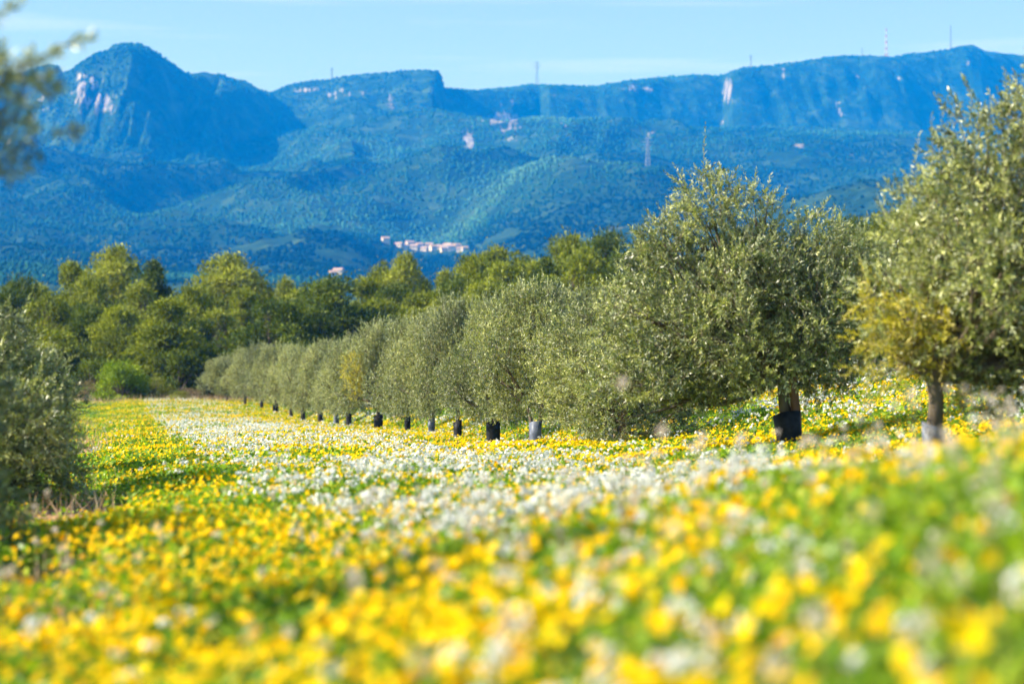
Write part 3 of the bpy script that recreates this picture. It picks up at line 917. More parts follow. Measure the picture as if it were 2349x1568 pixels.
# A: the large tree in front, forked trunk in a wide black sleeve
uA = px(1815); DA = 28.5; XA = uA * DA; zA = float(gz(XA, DA))
A_mesh = olive_mesh(7, R=1.6, z0=.66, H=2.75, ntw=6900, leaf=.064, nleaf=17, lobes=19, sprigs=120, offx=-.42, stems=1, stem_lean=-.16, under=.6,
                    shape=[(-.98, 0, 3.0, .42), (-1.05, .1, 2.6, .45), (-.42, .1, 2.82, .42), (.30, -.1, 2.52, .42), (-1.45, 0, 2.2, .55), (-1.6, .1, 1.5, .5), (-1.0, -.1, 1.0, .5), (.95, .1, 2.1, .5), (1.05, 0, 1.5, .5), (.6, .1, 1.35, .42), (-1.75, 0, 1.0, .35), (.66, 0, 2.35, .34), (.95, .1, 2.1, .34), (-1.5, 0, 2.5, .36), (-.9, 0, .75, .4), (-1.3, 0, .65, .35), (-2.0, 0, 1.35, .36), (-2.1, .1, .85, .32), (-1.95, 0, 1.8, .33), (-1.7, -.1, .5, .3)])
tA = empty("olive_tree", (XA, DA, zA))
tag(tA, "largest olive tree in front, its forked trunk standing in a wide black sleeve", "olive tree", RG)
link("trunk", A_mesh[0], tA)
link("crown", A_mesh[1], tA)
b = Bag()
tube(b, [(.065, -.03, .05), (.055, -.03, .5), (.0, -.02, .95), (-.12, 0, 1.5), (-.35, 0, 2.2)], [.065, .06, .055, .045, .03], 10)
link("second_stem", b.mesh("second_stem", [M['brown_bark']], True), tA)["label"] = "reddish brown second stem of the forked trunk"
sleeve(tA, .50, .143, 'guard', 1.06, 3, (0, math.radians(-6)))

# R: the tree at the right edge, nearer and soft, with a yellowed lower branch
DR = 20.5
XR = px(2140) * DR; zR = float(gz(XR, DR))
R_mesh = olive_mesh(21, R=1.65, z0=.60, H=3.5, ntw=7200, leaf=.064, nleaf=17, lobes=18, sprigs=130, offx=1.22, stems=1, stem_lean=.03, under=.5,
                    shape=[(.55, 0, 2.9, .55), (1.3, 0, 3.3, .6), (.1, 0, 2.2, .6), (.35, -.1, 1.5, .65), (1.5, 0, 3.0, .6), (-.2, 0, 1.55, .45), (-.35, .1, 1.15, .35), (.9, 0, 1.2, .55), (1.85, 0, 3.6, .45), (1.6, 0, 1.6, .7), (2.0, 0, 2.3, .7), (.1, 0, 1.15, .35), (.6, 0, 1.05, .4)],
                    yellow=(-.42, -.1, 1.25, (.62, 1.0, .46)))
tR = empty("olive_tree", (XR, DR, zR))
tag(tR, "near olive tree at the right edge with yellow lower branch and pale sleeve", "olive tree", RG)
link("trunk", R_mesh[0], tR)
link("crown", R_mesh[1], tR)
link("yellowed_branch", R_mesh[2], tR)["label"] = "bright yellow leafy branch low on the left of the crown"
sleeve(tR, .54, .10, 'guard_white', 1.0, 5)

# next: low wide tree behind A with a cane stake
B_mesh = olive_mesh(31, R=1.75, z0=.08, H=3.3, ntw=5700, leaf=.064, nleaf=17, lobes=17, sprigs=80, offx=.05, stems=1, under=.8)
tB = place(0, 1410, 37.5, 575, 1.75, "wide low skirted olive tree tied to a thin cane stake beside the large front tree", RG, guard='grey_short', mesh=B_mesh, H0=3.6)
b = Bag()
tube(b, [(-.02, -.3, -.1), (0, -.25, .9), (.01, -.18, 1.5)], [.022, .02, .018], 6)
link("stake", b.mesh("stake", [M['stake']]), tB)

C_mesh = olive_mesh(41, R=1.6, z0=.55, H=3.2, ntw=5000, leaf=.064, nleaf=17, lobes=15, sprigs=70, stems=2)
place(0, 1228, 45.0, 592, 1.55, "silvery olive tree with a grey weathered sleeve left of the wide skirted one", RG, guard='grey', mesh=C_mesh, H0=3.5)
D_mesh = olive_mesh(51, R=1.55, z0=.55, H=3.2, ntw=5000, leaf=.066, nleaf=17, lobes=15, sprigs=70, stems=1)
place(0, 1131, 52.0, 642, 1.45, "tall round olive tree with the thickest black sleeve in the middle of the row", RG, guard='black_wide', mesh=D_mesh, H0=3.5)
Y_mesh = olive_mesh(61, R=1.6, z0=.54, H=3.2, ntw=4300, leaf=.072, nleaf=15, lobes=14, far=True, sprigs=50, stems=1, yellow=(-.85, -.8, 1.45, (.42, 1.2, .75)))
ORD = ["pointed olive tree just left of the tallest thick sleeved one", "olive tree with a bluish sleeve, second left of the thick sleeved tree",
       "bushy olive tree just right of the one with yellow leaves"]
row = [(1050, 58.5, 652, 1.35, ORD[0], 'black_short'), (990, 63.5, 690, 1.4, ORD[1], 'grey'), (935, 69.0, 706, 1.45, ORD[2], 'black'),
       (868, 78.0, 712, 1.75, "olive tree with a patch of yellow leaves on its left side", 'black_wide'),
       (800, 87.0, 752, 1.5, "small olive tree directly left of the one with yellow leaves", 'black'),
       (772, 94.0, 768, 1.5, "second olive tree left of the yellow leaved one", 'grey'),
       (735, 101.0, 766, 1.6, "third olive tree left of the yellow leaved one", 'black_short'),
       (695, 109.0, 780, 1.65, "fourth olive tree left of the yellow leaved one", 'black'),
       (668, 118.0, 778, 1.6, "fifth olive tree left of the yellow leaved one", 'black_short'),
       (632, 128.0, 773, 2.0, "taller olive tree near the far end of the row with the broadest distant sleeve", 'black_wide'),
       (600, 138.0, 776, 1.9, "third last olive tree at the far left end of the row", 'black'),
       (562, 147.0, 790, 2.0, "second last olive tree at the far left end of the row", 'black'),
       (520, 157.0, 806, 2.3, "last low olive tree at the far left end of the row", 'black')]
for k, (x, D, top, wd, lb, gd) in enumerate(row):
    place(k % 5, x, D, top, wd, lb, RG, guard=gd, rz=k * 2.1, mesh=Y_mesh if 'patch of yellow' in lb else None)

SG = "olive trees in the row behind"
back = [(1938, 44.0, 505, 1.6, "dark olive tree behind, in the gap right of the large front tree", 'black_short'),
        (2232, 38.0, 560, 1.6, "olive tree behind the blurred right edge tree, its trunk showing below the leaves", 'black_short'),
        (1690, 51.0, 600, 1.6, "olive tree hidden behind the left half of the large front tree", 'black'),
        (1320, 66.0, 640, 1.5, "olive tree behind, seen between the wide skirted and the silvery tree", 'black'),
        (1160, 80.0, 690, 1.5, "olive tree behind the tall thick sleeved one", 'black_short'),
        (1063, 95.0, 725, 1.5, "olive tree of the row behind, its sleeve left of the thickest one", 'black_short'),
        (895, 112.0, 748, 1.5, "olive tree of the row behind, right of the yellow leaved tree", 'grey'),
        (745, 130.0, 775, 1.6, "olive tree of the row behind, near the far end", 'black'),
        (2045, 60.0, 590, 1.6, "distant olive tree behind the yellow branch of the right edge tree", 'grey')]
for k, (x, D, top, wd, lb, gd) in enumerate(back):
    place((k + 2) % 5, x, D, top, wd, lb, SG, guard=gd, rz=1 + k * 1.7)

# left row: near trees on the left edge
LG = "olive trees at the left edge"
L0 = olive_mesh(71, R=1.15, z0=2.0, H=3.2, ntw=450, leaf=.070, nleaf=16, lobes=9, sprigs=60, stems=1, under=.2,
                shape=[(1.1, 0, 2.3, .25)])
D0 = 9.2
t = empty("olive_tree", (-3.42, D0, float(gz(-3.42, D0))))
tag(t, "nearest olive tree whose blurred branch tips hang into the upper left corner", "olive tree", LG)
link("trunk", L0[0], t); link("crown", L0[1], t)
# a leafy limb that reaches into the picture
rs = np.random.default_rng(5)
b = Bag()
limb = [(-1.6, 1.55, 2.0), (-1.85, 1.75, 2.2), (-1.75, 1.95, 2.3), (-1.60, 2.1, 2.45)]
sp = []
for (ex, ez), n in zip([(-1.45, 2.40), (-1.58, 2.24), (-1.48, 2.10), (-1.68, 1.98), (-1.64, 2.14), (-1.64, 2.36), (-1.70, 2.5), (-1.74, 2.05), (-1.56, 2.30), (-1.84, 1.88)], range(10)):
    ex -= .25
    ez += .06
    e = np.array([ex + 3.42, 0.1 * (n % 3 - 1), ez])
    s = np.array([ex + 3.42 - .36, 0, ez - .20])
    tube(b, [s - [.5, 0, .15], s, e], [.008, .005, .002], 5, mat=1)
    q = np.linspace(0, 1, 8)[:, None]
    pp = s + (e - s) * q
    dd = nrm(np.tile(e - s, (8, 1)) + .35 * rs.normal(size=(8, 3)))
    leafy(b, rs, pp, dd, np.linspace(.2, .12, 8), 13, .070, tint0=np.full(8, -.12))
link("limb", b.mesh("limb", [M['olive_leaf'], M['twig']]), t)

L1 = olive_mesh(81, R=1.55, z0=.08, H=2.5, ntw=5600, leaf=.066, nleaf=17, lobes=15, sprigs=70, stems=1, under=.9, shade=-.10)
L2 = olive_mesh(91, R=1.6, z0=.10, H=2.5, ntw=5600, leaf=.066, nleaf=17, lobes=15, sprigs=80, stems=1, under=.9, shade=-.06)


def edge_tree(mesh, xe, D, rad, H0, top, label):
    """stands so that its right flank reaches column xe"""
    X = px(xe) * D - rad
    z = float(gz(X, D))
    sz = (HCAM + elev(top) * D - z) / H0
    t = empty("olive_tree", (X, D, z - .03), 0, (rad / 1.6, rad / 1.6, sz))
    tag(t, label, "olive tree", LG)
    link("trunk", mesh[0], t); link("crown", mesh[1], t)


edge_tree(L1, 170, 15.0, 1.55, 2.8, 500, "soft dark olive bush filling the left edge in front of the sharper one")
edge_tree(L2, 268, 24.0, 1.65, 2.8, 590, "sharper grey green olive bush behind the soft dark one at the left edge")
edge_tree(VARS[2], 225, 31.0, 1.65, 3.3, 690, "third olive bush back at the left edge, mostly hidden behind the nearer two")


# ---------------------------------------------------------------- pines and shrubs beyond the field
def puffs_mesh(seed, R, z0, H, npuff, nt, prof, mat, card=(.30, .10), bark='pine_bark', trunkr=.14, top_bias=.25):
    rs = np.random.default_rng(seed)
    tr, cr = Bag(), Bag()
    npuff = int(npuff * 1.9)
    zs = rs.uniform(0, 1, npuff) ** 1.15
    zs[0] = 1
    pc, pr = [], []
    for k in range(npuff):
        h = zs[k]
        rad = R * np.interp(h, [p_[0] for p_ in prof], [p_[1] for p_ in prof])
        a = rs.uniform(0, 6.28)
        q = np.sqrt(rs.uniform(.1, 1)) * rad * .88
        s = R * rs.uniform(.16, .36) * (.6 + .4 * rad / R)
        pc.append((q * np.cos(a), q * np.sin(a), z0 + h * (H - z0) - s * .5))
        pr.append(s)
    pc, pr = np.array(pc), np.array(pr)
    z = np.linspace(0, 1, 7)
    pts = np.stack([.25 * np.sin(z * 3 + seed), .2 * np.cos(z * 2.4 + seed), -.2 + z * (H - .4)], -1)
    pts[:, :2] -= pts[0, :2]
    tube(tr, pts, trunkr * (1 - .8 * z), 8)
    for c in pc:
        k = min(5, int(6 * max(0, c[2] - .9) / H))
        s = pts[k]
        tube(tr, [s, (s + c) / 2 + [0, 0, -.15], c], [.05, .035, .015], 5)
    w = pr ** 2
    k = rs.choice(npuff, nt, p=w / w.sum())
    d = nrm(rs.normal(size=(nt, 3)) + [0, 0, top_bias])
    rad = pr[k] * np.cbrt(rs.uniform(.2, 1.9, nt))
    p = pc[k] + d * rad[:, None] * [1, 1, .72]
    p = p + rs.normal(size=(nt, 3)) * R * (.03 + .07 * (rs.random((nt, 1)) < .25))
    dr = nrm(d + [0, 0, .35] + .75 * rs.normal(size=(nt, 3)))
    wd = nrm(np.cross(dr, rs.normal(size=(nt, 3))))
    ln = card[0] * rs.uniform(.6, 1.3, (nt, 1)); hw = card[1] * rs.uniform(.6, 1.3, (nt, 1)) * .5
    v = np.stack([p - dr * ln * .3, p + wd * hw, p + dr * ln * .7, p - wd * hw], 1).reshape(-1, 3)
    pt = rs.uniform(-.20, .20, npuff)
    tn = np.clip(.48 + pt[k] + .17 * rs.normal(size=nt), 0, 1)
    cr.add(v, np.arange(nt * 4).reshape(-1, 4), 0, np.repeat(tn, 4))
    return tr.mesh("pine_trunk", [M[bark]], True), cr.mesh("pine_crown", [M[mat]])


ROUND = [(0, .85), (.35, 1), (.7, .9), (1, .35)]
CONE = [(0, .95), (.3, 1), (.65, .70), (1, .15)]
TALL = [(0, .85), (.3, 1), (.6, .92), (.85, .6), (1, .2)]
PV = {}
for nm, seed, R, z0, H, n, nt, prof, mat in [
        ('roundA', 1, 3.0, .3, 7, 44, 22000, ROUND, 'pine_needles'), ('roundB', 2, 3.0, .6, 7, 40, 22000, ROUND, 'pine_needles_dark'),
        ('coneA', 3, 2.8, .4, 8, 46, 22000, CONE, 'pine_needles'), ('coneB', 4, 2.6, .4, 8, 46, 20000, CONE, 'pine_needles_pale'),
        ('tallA', 5, 2.7, 1.0, 9, 48, 19000, TALL, 'pine_needles_pale'), ('tallB', 6, 2.5, 1.0, 9, 40, 17000, TALL, 'pine_needles'),
        ('tallC', 7, 2.6, .8, 9, 44, 19000, CONE, 'pine_needles_dark')]:
    PV[nm] = (*puffs_mesh(seed * 13, R, z0, H, n, nt, prof, mat), R, H)
PG = "pine trees beyond the field"


def pine(kind, x, top, wid, D, label, rz=0.0, name="pine_tree", cat="pine tree", group=PG, base=None):
    tr, cr, R, H = PV[kind]
    X = px(x) * D
    z = float(gz(X, min(D, 172))) if base is None else base
    ztop = HCAM + elev(top) * D
    rad = 1.36 * wid / 2 / 2.294 / FPX * D
    t = empty(name, (X, D, z - .1), rz, (rad / R, rad / R, (ztop - z) / H))
    tag(t, label, cat, group)
    link("trunk", tr, t)
    link("crown", cr, t)


pines = [
    ('roundB', 50, 640, 120, 190, "dark low pine at the far left edge above the olive bushes"),
    ('tallB', 110, 668, 110, 181, "pine between the far left dark one and the slim pointed one"),
    ('coneA', 165, 606, 120, 200, "slim pointed pine just left of the tallest loose crowned pine"),
    ('roundA', 120, 760, 150, 175, "low pine showing just above the left edge olive bushes"),
    ('tallA', 268, 568, 165, 205, "tallest loose crowned pine on the left with sky blue gaps"),
    ('tallC', 355, 600, 110, 210, "darker pine leaning against the right of the tallest loose one"),
    ('roundB', 210, 700, 110, 180, "shadowy pine under the slim pointed one on the left"),
    ('roundA', 275, 706, 125, 178, "middle height pine in front of the tallest loose one"),
    ('coneA', 385, 688, 165, 170, "broad rounded pine in front, nearest the field end"),
    ('tallA', 525, 586, 190, 208, "broad pointed pine with a pale open crown, second peak from the left"),
    ('tallB', 585, 630, 90, 214, "narrow pine on the right shoulder of the second peak"),
    ('tallB', 470, 655, 110, 200, "pine filling the dip left of the second peak"),
    ('coneB', 500, 712, 140, 176, "pale brownish pine between the broad front one and the dark dome"),
    ('roundB', 625, 688, 165, 168, "dark dome shaped pine standing above the far end of the olive row"),
    ('coneB', 655, 642, 90, 205, "small pale pine top between the second peak and the big dark pine"),
    ('roundB', 775, 638, 195, 176, "big dark rounded pine right of the dark dome"),
    ('roundA', 700, 668, 120, 185, "green pine squeezed between the two dark domed ones"),
    ('tallB', 876, 600, 80, 205, "slim pine immediately left of the tall pale one in the middle"),
    ('tallA', 935, 583, 115, 200, "tall pale pine in the middle with a visible grey trunk"),
    ('tallC', 975, 640, 90, 206, "dark pine on the right side of the tall pale middle one"),
    ('roundA', 880, 690, 130, 180, "lower pine beneath the slim and the tall pale middle ones"),
    ('coneB', 1020, 622, 90, 190, "pale low pine in the notch right of the middle"),
    ('roundA', 1085, 590, 120, 195, "green pine on the left shoulder of the broad group above the silvery olives"),
    ('coneA', 1135, 572, 130, 205, "highest pine of the broad group above the silvery olives"),
    ('tallB', 1190, 578, 100, 200, "pine on the right shoulder of the broad group above the silvery olives"),
    ('coneB', 1010, 690, 120, 178, "pale pine low behind the pointed olive tree"),
    ('roundA', 1120, 650, 150, 180, "pine low behind the tall thick sleeved olive tree"),
    ('tallC', 1250, 590, 100, 190, "dark pine right of the broad group, left of the wide dark hump"),
    ('roundA', 1295, 545, 125, 198, "first hump of pine left of the large olive's crown"),
    ('roundB', 1400, 536, 145, 202, "wide dark domed pine touching the left of the large olive's crown"),
    ('coneA', 1345, 572, 100, 190, "pine in the dip between the first hump and the wide dark dome"),
    ('roundA', 1500, 560, 140, 195, "pine mostly hidden behind the upper left of the large olive"),
    ('roundB', 1950, 505, 150, 190, "dark pine in the gap right of the large olive, lower one"),
    ('roundA', 2050, 490, 170, 185, "pine seen in the gap beside the right edge olive"),
    ('coneA', 2000, 560, 130, 170, "pine low in the gap between the large olive and the right edge one"),
    ('roundB', 2180, 480, 190, 190, "pine glimpsed through the leaves of the right edge olive"),
    ('roundA', 2320, 490, 190, 190, "pine at the far right behind the right edge olive"),
    ('roundB', 1240, 640, 140, 178, "dark pine low behind the silvery olive tree"),
    ('roundB', 20, 668, 120, 184, "dark pine cut by the left edge of the view above the olive bushes"),
    ('coneA', 85, 655, 110, 196, "pine in the dip between the leftmost pine and the slim pointed one"),
    ('roundA', 215, 640, 110, 196, "pine in the dip between the slim pointed one and the tallest loose one"),
    ('coneB', 320, 650, 130, 188, "pale pine below the tallest loose one, behind the broad front pine"),
    ('roundA', 435, 660, 120, 192, "pine in the dip behind the right side of the broad front pine"),
    ('roundB', 455, 735, 110, 174, "shaded low pine right beside the broad front pine"),
    ('coneA', 560, 665, 120, 190, "green pine behind the dark dome shaped one, under the second peak"),
    ('roundB', 715, 700, 140, 172, "shaded low pine between the dark dome and the big dark rounded one"),
    ('coneA', 835, 640, 110, 190, "green pine on the right flank of the big dark rounded one"),
    ('roundB', 900, 655, 120, 186, "dark pine in front of the foot of the tall pale one"),
    ('roundA', 970, 672, 130, 184, "pine low on the right of the tall pale one"),
    ('roundB', 1055, 640, 120, 186, "dark pine in front of the left shoulder of the broad group"),
    ('roundA', 1165, 606, 130, 188, "green pine in front of the highest pine of the broad group"),
    ('coneA', 1225, 606, 120, 194, "pine closing the gap on the right of the broad group"),
    ('roundA', 1320, 590, 140, 186, "pine in front of the first hump left of the large olive's crown"),
    ('roundB', 1445, 575, 140, 188, "dark pine at the right foot of the wide dark dome")]
for k, (kd, x, top, wd, D, lb) in enumerate(pines):
    pine(kd, x, top, wd, D, lb, rz=k * 1.3)

# shrubs along the end of the field
PV['bushA'] = (*puffs_mesh(301, 2.0, .1, 3, 22, 9000, [(0, .9), (.5, 1), (1, .4)], 'shrub_leaves', card=(.16, .09), trunkr=.05), 2.0, 3)
PV['bushY'] = (*puffs_mesh(311, 2.0, .1, 3, 16, 6000, [(0, .8), (.5, 1), (1, .4)], 'shrub_leaves_yellow', card=(.16, .07), trunkr=.04), 2.0, 3)
PV['bushD'] = (*puffs_mesh(321, 2.0, .1, 3, 22, 9000, [(0, .9), (.5, 1), (1, .5)], 'pine_needles_dark', card=(.2, .08), trunkr=.05), 2.0, 3)
PV['bushB'] = (*puffs_mesh(331, 2.0, .1, 3, 16, 4500, [(0, .9), (.5, 1), (1, .5)], 'shrub_twigs_brown', card=(.24, .03), trunkr=.03, top_bias=.8), 2.0, 3)
BG = "shrubs along the end of the field"
for k, (kd, x, top, wd, D, lb) in enumerate([
        ('bushA', 272, 826, 110, 163, "bright green bush at the end of the dirt track"),
        ('bushA', 305, 852, 70, 164, "smaller bright green bush on the right of the bright one by the track"),
        ('bushY', 350, 862, 70, 165, "yellow green bush between the bright bush and the broad pine"),
        ('bushD', 415, 800, 120, 168, "dark bush at the foot of the broad front pine"),
        ('bushD', 215, 822, 90, 170, "dark bush in the shade left of the bright green one"),
        ('bushB', 195, 872, 60, 160, "brown twiggy bush beside the left edge olives"),
        ('bushD', 480, 800, 110, 172, "dark bush behind the left end of the olive row"),
        ('bushB', 440, 888, 70, 162, "reddish dry bush at the left end of the olive row"),
        ('bushD', 330, 800, 110, 172, "dark undergrowth bush under the pines by the track"),
        ('bushY', 410, 893, 50, 160, "low orange yellow bush at the end of the field"),
        ('bushD', 140, 800, 120, 175, "dark undergrowth bush behind the left edge olives"),
        ('bushD', 580, 780, 140, 176, "dark undergrowth bush above the far olives"),
        ('bushB', 505, 765, 60, 174, "bare grey twigged bush below the dark dome pine")]):
    pine(kd, x, top, wd, D, lb, rz=k, name="shrub", cat="shrub", group=BG, base=float(gz(px(x) * D, D)) - .1)

# ---------------------------------------------------------------- flowers, herbs and dry grass of the field
rf = np.random.default_rng(99)


def sample(dens, d0, d1, mask):
    """random points at dens per square metre between two distances, thinned by mask"""
    area = .26 * (d1 ** 2 - d0 ** 2) + 3.4 * (d1 - d0)
    n = int(area * dens)
    n2 = int(n * 1.1)
    q = rf.random(n2)
    # pdf of distance ~ .52 d + 3.4
    a_, b_ = .26, 3.4
    tot = a_ * (d1 ** 2 - d0 ** 2) + b_ * (d1 - d0)
    cc = -(a_ * d0 ** 2 + b_ * d0 + q * tot)
    d = (-b_ + np.sqrt(b_ ** 2 - 4 * a_ * cc)) / (2 * a_)
    X = rf.uniform(-1, 1, n2) * (.26 * d + 1.7)
    m_ = mask(X, d)
    k = rf.random(n2) < m_
    return X[k], d[k]


def m_yellow(X, Y):
    w = wrow(X, Y)
    n1 = fbm(X / .9, Y / 2.2, 81, 3)
    edge = .95 + .25 * vnoise(Y / 5, Y * 0, 85)
    strip = sstep(-1.0, -.3, w) * (1 - sstep(edge, edge + .5, w))
    m_ = .95 * strip * (1 - .80 * sstep(12, 21, Y))
    m_ = m_ + .16 * sstep(-4, -1.5, w) + .26 * sstep(edge, edge + .4, w) + .3 * sstep(70, 110, Y)
    m_ = m_ + .34 * sstep(4.2, 6.2, w) * (1 - .8 * sstep(8.6, 9.8, w))
    m_ = .80 * m_ * np.clip(1 + 1.7 * n1, .05, 2.2) + .10 * sstep(.25, .5, fbm(X / 2, Y / 6, 82, 2))
    m_ = m_ * (1 + .35 * (1 - sstep(9, 13, Y))) * (1 - .6 * sstep(0, 1.2, .2 - w) * (Y < 12)) * (1 - .6 * sstep(.1, .6, -X) * (1 - sstep(5, 6.5, Y)))
    return np.clip(m_ * (1 - .9 * bare_mask(X, Y)), 0, 1)


def m_white(X, Y):
    w = wrow(X, Y)
    n1 = fbm(X / 1.1, Y / 2.6, 91, 3)
    edge = .95 + .25 * vnoise(Y / 5, Y * 0, 85)
    m_ = .36 * sstep(edge - .15, edge + .25, w) * (1 - .8 * sstep(4.2, 6.2, w)) * (1 - .5 * sstep(60, 110, Y)) + .5 * sstep(8.4, 9.6, w)
    m_ = m_ + .07 * sstep(.3, .5, n1) * (w > -1)
    m_ = m_ * np.clip(1 + 1.9 * n1, 0, 2)
    m_ = m_ * (1 - .55 * sstep(0, 5, 12.5 - Y)) * (1 - .38 * sstep(13, 18, Y) * (1 - sstep(60, 90, Y)))
    return np.clip(m_ * (1 - .9 * bare_mask(X, Y)), 0, 1)


def m_green(X, Y):
    return np.clip((.85 + .5 * fbm(X / 1.2, Y / 2, 95, 3)) * (1 - .93 * bare_mask(X, Y)), 0.02, 1)


def canopy(X, Y):
    """height of the herb layer"""
    w = wrow(X, Y)
    h = .30 + .09 * fbm(X / 1.1, Y / 1.6, 96, 3) + .05 * np.exp(-((w - 3) / 2) ** 2)
    h = h * (1 - .35 * np.exp(-((w - 7.6) / 1.8) ** 2))
    h = h * (1 - .5 * np.exp(-((w + .8 + .012 * Y) / (1.0 + .006 * Y)) ** 2) * sstep(12, 20, Y)) * (1 - .55 * bare_mask(X, Y))
    return h * (1 - .25 * sstep(30, 90, Y))


def discs(bag, P, N_, R_, tint, petals, cup=.25, mat=0):
    """flower heads: a ring of petals round a centre, as a shallow cup"""
    n = len(P)
    a = nrm(np.cross(N_, rf.normal(size=(n, 3))))
    b = np.cross(N_, a)
    k = petals * 2
    ang = np.arange(k) / k * 2 * np.pi
    rr = np.where(np.arange(k) % 2 == 0, 1.0, .62)
    ring = P[:, None] + R_[:, None, None] * (rr[None, :, None] * (np.cos(ang)[None, :, None] * a[:, None] + np.sin(ang)[None, :, None] * b[:, None])
                                             + cup * N_[:, None] * rf.uniform(.3, 1.7, (n, k, 1)))
    v = np.concatenate([P[:, None], ring], 1).reshape(-1, 3)
    f = np.array([(0, 1 + i_, 1 + (i_ + 1) % k) for i_ in range(k)])
    F_ = (np.arange(n)[:, None, None] * (k + 1) + f[None]).reshape(-1, 3)
    t = np.repeat(tint, k + 1).reshape(n, k + 1)
    t[:, 0] *= .45
    bag.add(v, F_, mat, t.ravel())


def quads(bag, P, dr, wd, ln, hw, tint, mat=0, base=0.0):
    v = np.stack([P - dr * (ln * base)[:, None], P + dr * (ln * (.5 - base))[:, None] + wd * hw[:, None], P + dr * (ln * (1 - base))[:, None],
                  P + dr * (ln * (.5 - base))[:, None] - wd * hw[:, None]], 1).reshape(-1, 3)
    bag.add(v, np.arange(len(P) * 4).reshape(-1, 4), mat, np.repeat(tint, 4))


def stems(bag, X, Y, z0, z1, r, mat, tint=.4):
    n = len(X)
    o1 = rf.normal(size=(n, 2)) * .03
    a = np.stack([X + o1[:, 0], Y + o1[:, 1], z0], -1)
    b = np.stack([X, Y, z1], -1)
    s = np.array([1.0, .15, 0]) * 1
    t2 = np.array([-.15, 1.0, 0])
    for q in (s, t2):
        v = np.stack([a - q * r, a + q * r, b + q * r * .6, b - q * r * .6], 1).reshape(-1, 3)
        bag.add(v, np.arange(n * 4).reshape(-1, 4), mat, tint)


yb, wb_, gb, db = Bag(), Bag(), Bag(), Bag()
# yellow flowers
for d0, d1, dens, pet, Rr in ((2.2, 12, 165, 6, .019), (12, 30, 200, 4, .015), (30, 70, 120, 3, .020), (70, 175, 50, 2, .028)):
    X, Y = sample(dens, d0, d1, m_yellow)
    n = len(X)
    z0 = gz(X, Y)
    z = z0 + canopy(X, Y) * rf.uniform(.72, 1.12, n) + .01
    N_ = nrm(np.array([-.35, -.40, .75]) + .45 * rf.normal(size=(n, 3)))
    big = 1 + .5 * (fbm(X / 1.5, Y / 1.5, 88, 2) > .1)
    discs(yb, np.stack([X, Y, z], -1), N_, Rr * rf.uniform(.7, 1.25, n) * big, np.clip(.62 + .25 * rf.normal(size=n), 0, 1), pet)
    if d1 <= 30:
        stems(yb, X, Y, z0 + .02, z - .004, .0016, 1)
o = link("yellow_wildflowers", yb.mesh("yellow_wildflowers", [M['yellow_petal'], M['herb']]))
tag(o, "bright yellow wildflowers spread over the field in drifts", "flowers", kind="stuff")
# white flowers: small puffs of many petals
for d0, d1, dens, np_, Rr, ps in ((2.2, 12, 62, 14, .025, .010), (12, 30, 66, 10, .032, .014), (30, 70, 46, 5, .028, .018), (70, 175, 26, 3, .036, .026)):
    X, Y = sample(dens, d0, d1, m_white)
    n = len(X)
    z0 = gz(X, Y)
    z = z0 + canopy(X, Y) * rf.uniform(.8, 1.3, n) + .03
    c = np.stack([X, Y, z], -1)
    S = Rr * rf.uniform(.6, 1.35, n)
    for q in range(np_):
        d = nrm(rf.normal(size=(n, 3)) + [0, -.1, .5])
        p_ = c + d * S[:, None] * [1, 1, .75]
        N_ = nrm(d + .5 * rf.normal(size=(n, 3)))
        a = nrm(np.cross(N_, rf.normal(size=(n, 3))))
        b = np.cross(N_, a)
        h = ps * rf.uniform(.7, 1.2, n)
        v = np.stack([p_ - a * h[:, None], p_ - b * h[:, None], p_ + a * h[:, None], p_ + b * h[:, None]], 1).reshape(-1, 3)
        wb_.add(v, np.arange(n * 4).reshape(-1, 4), 0, np.repeat(np.clip(.65 + .22 * rf.normal(size=n), 0, 1), 4))
    if d1 <= 30:
        stems(wb_, X, Y, z0 + .02, z, .0018, 1)
o = link("white_wildflowers", wb_.mesh("white_wildflowers", [M['white_petal'], M['herb']]))
tag(o, "white wildflower heads in drifts along the olive row", "flowers", kind="stuff")
# herb leaves
for d0, d1, dens, ln in ((2.2, 12, 1300, .055), (12, 30, 520, .07), (30, 70, 220, .09), (70, 175, 90, .14)):
    X, Y = sample(dens, d0, d1, m_green)
    n = len(X)
    h = canopy(X, Y)
    z = gz(X, Y) + h * (1 - rf.random(n) ** 1.7 * 1.0) * .96
    dr = nrm(rf.normal(size=(n, 3)) * [1, 1, .6] + [0, 0, .5])
    wd = nrm(np.cross(dr, rf.normal(size=(n, 3))))
    L = ln * rf.uniform(.5, 1.3, n)
    tn = np.clip(.50 + .16 * sstep(.6, 1.6, wrow(X, Y)) * (1 - sstep(10, 16, Y)) + .22 * fbm(X / 1.5, Y / 3, 97, 3) + .2 * rf.normal(size=n), 0, 1)
    quads(gb, np.stack([X, Y, z], -1), dr, wd, L, L * rf.uniform(.16, .3, n), tn, base=.4)
o = link("green_herbs", gb.mesh("green_herbs", [M['herb']]))
tag(o, "fresh green herb leaves below and between the wildflowers", "herbs", kind="stuff")


# dry grass blades, litter on bare soil and tall pale seed heads near the camera
def m_dry(X, Y):
    return np.clip(.10 + .35 * sstep(.6, 1.6, wrow(X, Y)) * (1 - sstep(10, 16, Y)) + .6 * bare_mask(X, Y) + .7 * sstep(.2, .7, -X) * (1 - sstep(4.6, 6, Y)) + .5 * sstep(.2, .5, fbm(X / .8, Y / 1.4, 98, 2)), 0, 1)


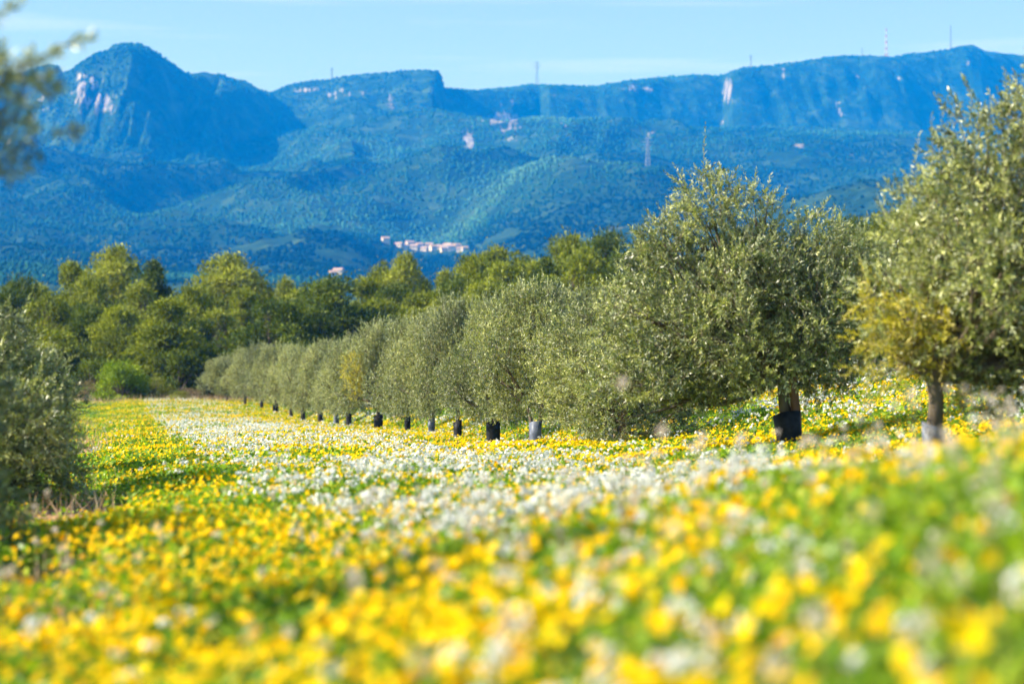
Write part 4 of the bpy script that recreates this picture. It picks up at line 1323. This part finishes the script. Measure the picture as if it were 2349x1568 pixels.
for d0, d1, dens, ln, hwf in ((2.6, 12, 120, .22, .0022), (12, 40, 40, .22, .004), (40, 120, 7, .26, .009), (150, 172, 7, .5, .012)):
    X, Y = sample(dens, d0, d1, m_dry if d0 < 100 else (lambda X, Y: np.full(len(X), .8)))
    n = len(X)
    z = gz(X, Y)
    dr = nrm(rf.normal(size=(n, 3)) * [.5, .5, .2] + [0, 0, 1])
    wd = nrm(np.cross(dr, rf.normal(size=(n, 3))))
    L = ln * rf.uniform(.5, 1.6, n)
    quads(db, np.stack([X, Y, z], -1), dr, wd, L, np.full(n, hwf), np.clip(rf.normal(size=n) * .25 + .5, 0, 1))
X = rf.uniform(-1, 1, 900) * .25 * 14; Y = rf.uniform(3.2, 14, 900)
k = np.abs(X) < .26 * Y + .3
k &= rf.random(900) < np.where(wrow(X, Y) > .8, .9, .2)
X, Y = X[k], Y[k]
n = len(X)
z0 = gz(X, Y)
z = z0 + rf.uniform(.30, .60, n)
stems(db, X, Y, z0, z, .0014, 0, .5)
for q in range(12):
    d = nrm(rf.normal(size=(n, 3)) + [0, 0, .2])
    p_ = np.stack([X, Y, z], -1) + d * .016
    quads(db, p_, nrm(rf.normal(size=(n, 3))), nrm(rf.normal(size=(n, 3))), np.full(n, .022), np.full(n, .007), np.full(n, .8), mat=1, base=.5)
# a few that stand up to eye level
for (x, yrow, D) in ((1430, 878, 9.0), (1520, 990, 8.0), (1610, 1005, 8.3), (2090, 905, 8.2), (2180, 1010, 7.5), (1850, 1010, 8.5)):
    X = px(x) * D
    zt = HCAM + elev(yrow) * D
    z0 = float(gz(X, D))
    stems(db, np.array([X]), np.array([D]), np.array([z0]), np.array([zt]), .0016, 0, .5)
    d = nrm(rf.normal(size=(70, 3)))
    p_ = np.array([X, D, zt]) + d * rf.uniform(.006, .020, (70, 1)) * [1, 1, 1.2]
    quads(db, p_, d, nrm(rf.normal(size=(70, 3))), np.full(70, .016), np.full(70, .004), np.full(70, .8), mat=1, base=.5)
o = link("dry_grass", db.mesh("dry_grass", [M['dry'], M['seed']]))
tag(o, "dry tan grass blades and pale seed heads among the flowers", "grass", kind="stuff")

# ---------------------------------------------------------------- the air over the valley
m, nt, out = new_mat("haze")
pv = nt.nodes.new("ShaderNodeVolumePrincipled")
pv.inputs["Color"].default_value = (*HAZE_COLOR, 1)
pv.inputs["Absorption Color"].default_value = (1, 1, 1, 1)
pv.inputs["Density"].default_value = HAZE_DENSITY
pv.inputs["Density Attribute"].default_value = ""
nt.links.new(pv.outputs[0], out.inputs["Volume"])
b = Bag()
box(b, -6800, 6800, -6800, 6800, -60, 965)
o = link("haze", b.mesh("haze", [m]))
tag(o, "thin blue air between the field and the mountains", "haze", kind="stuff")
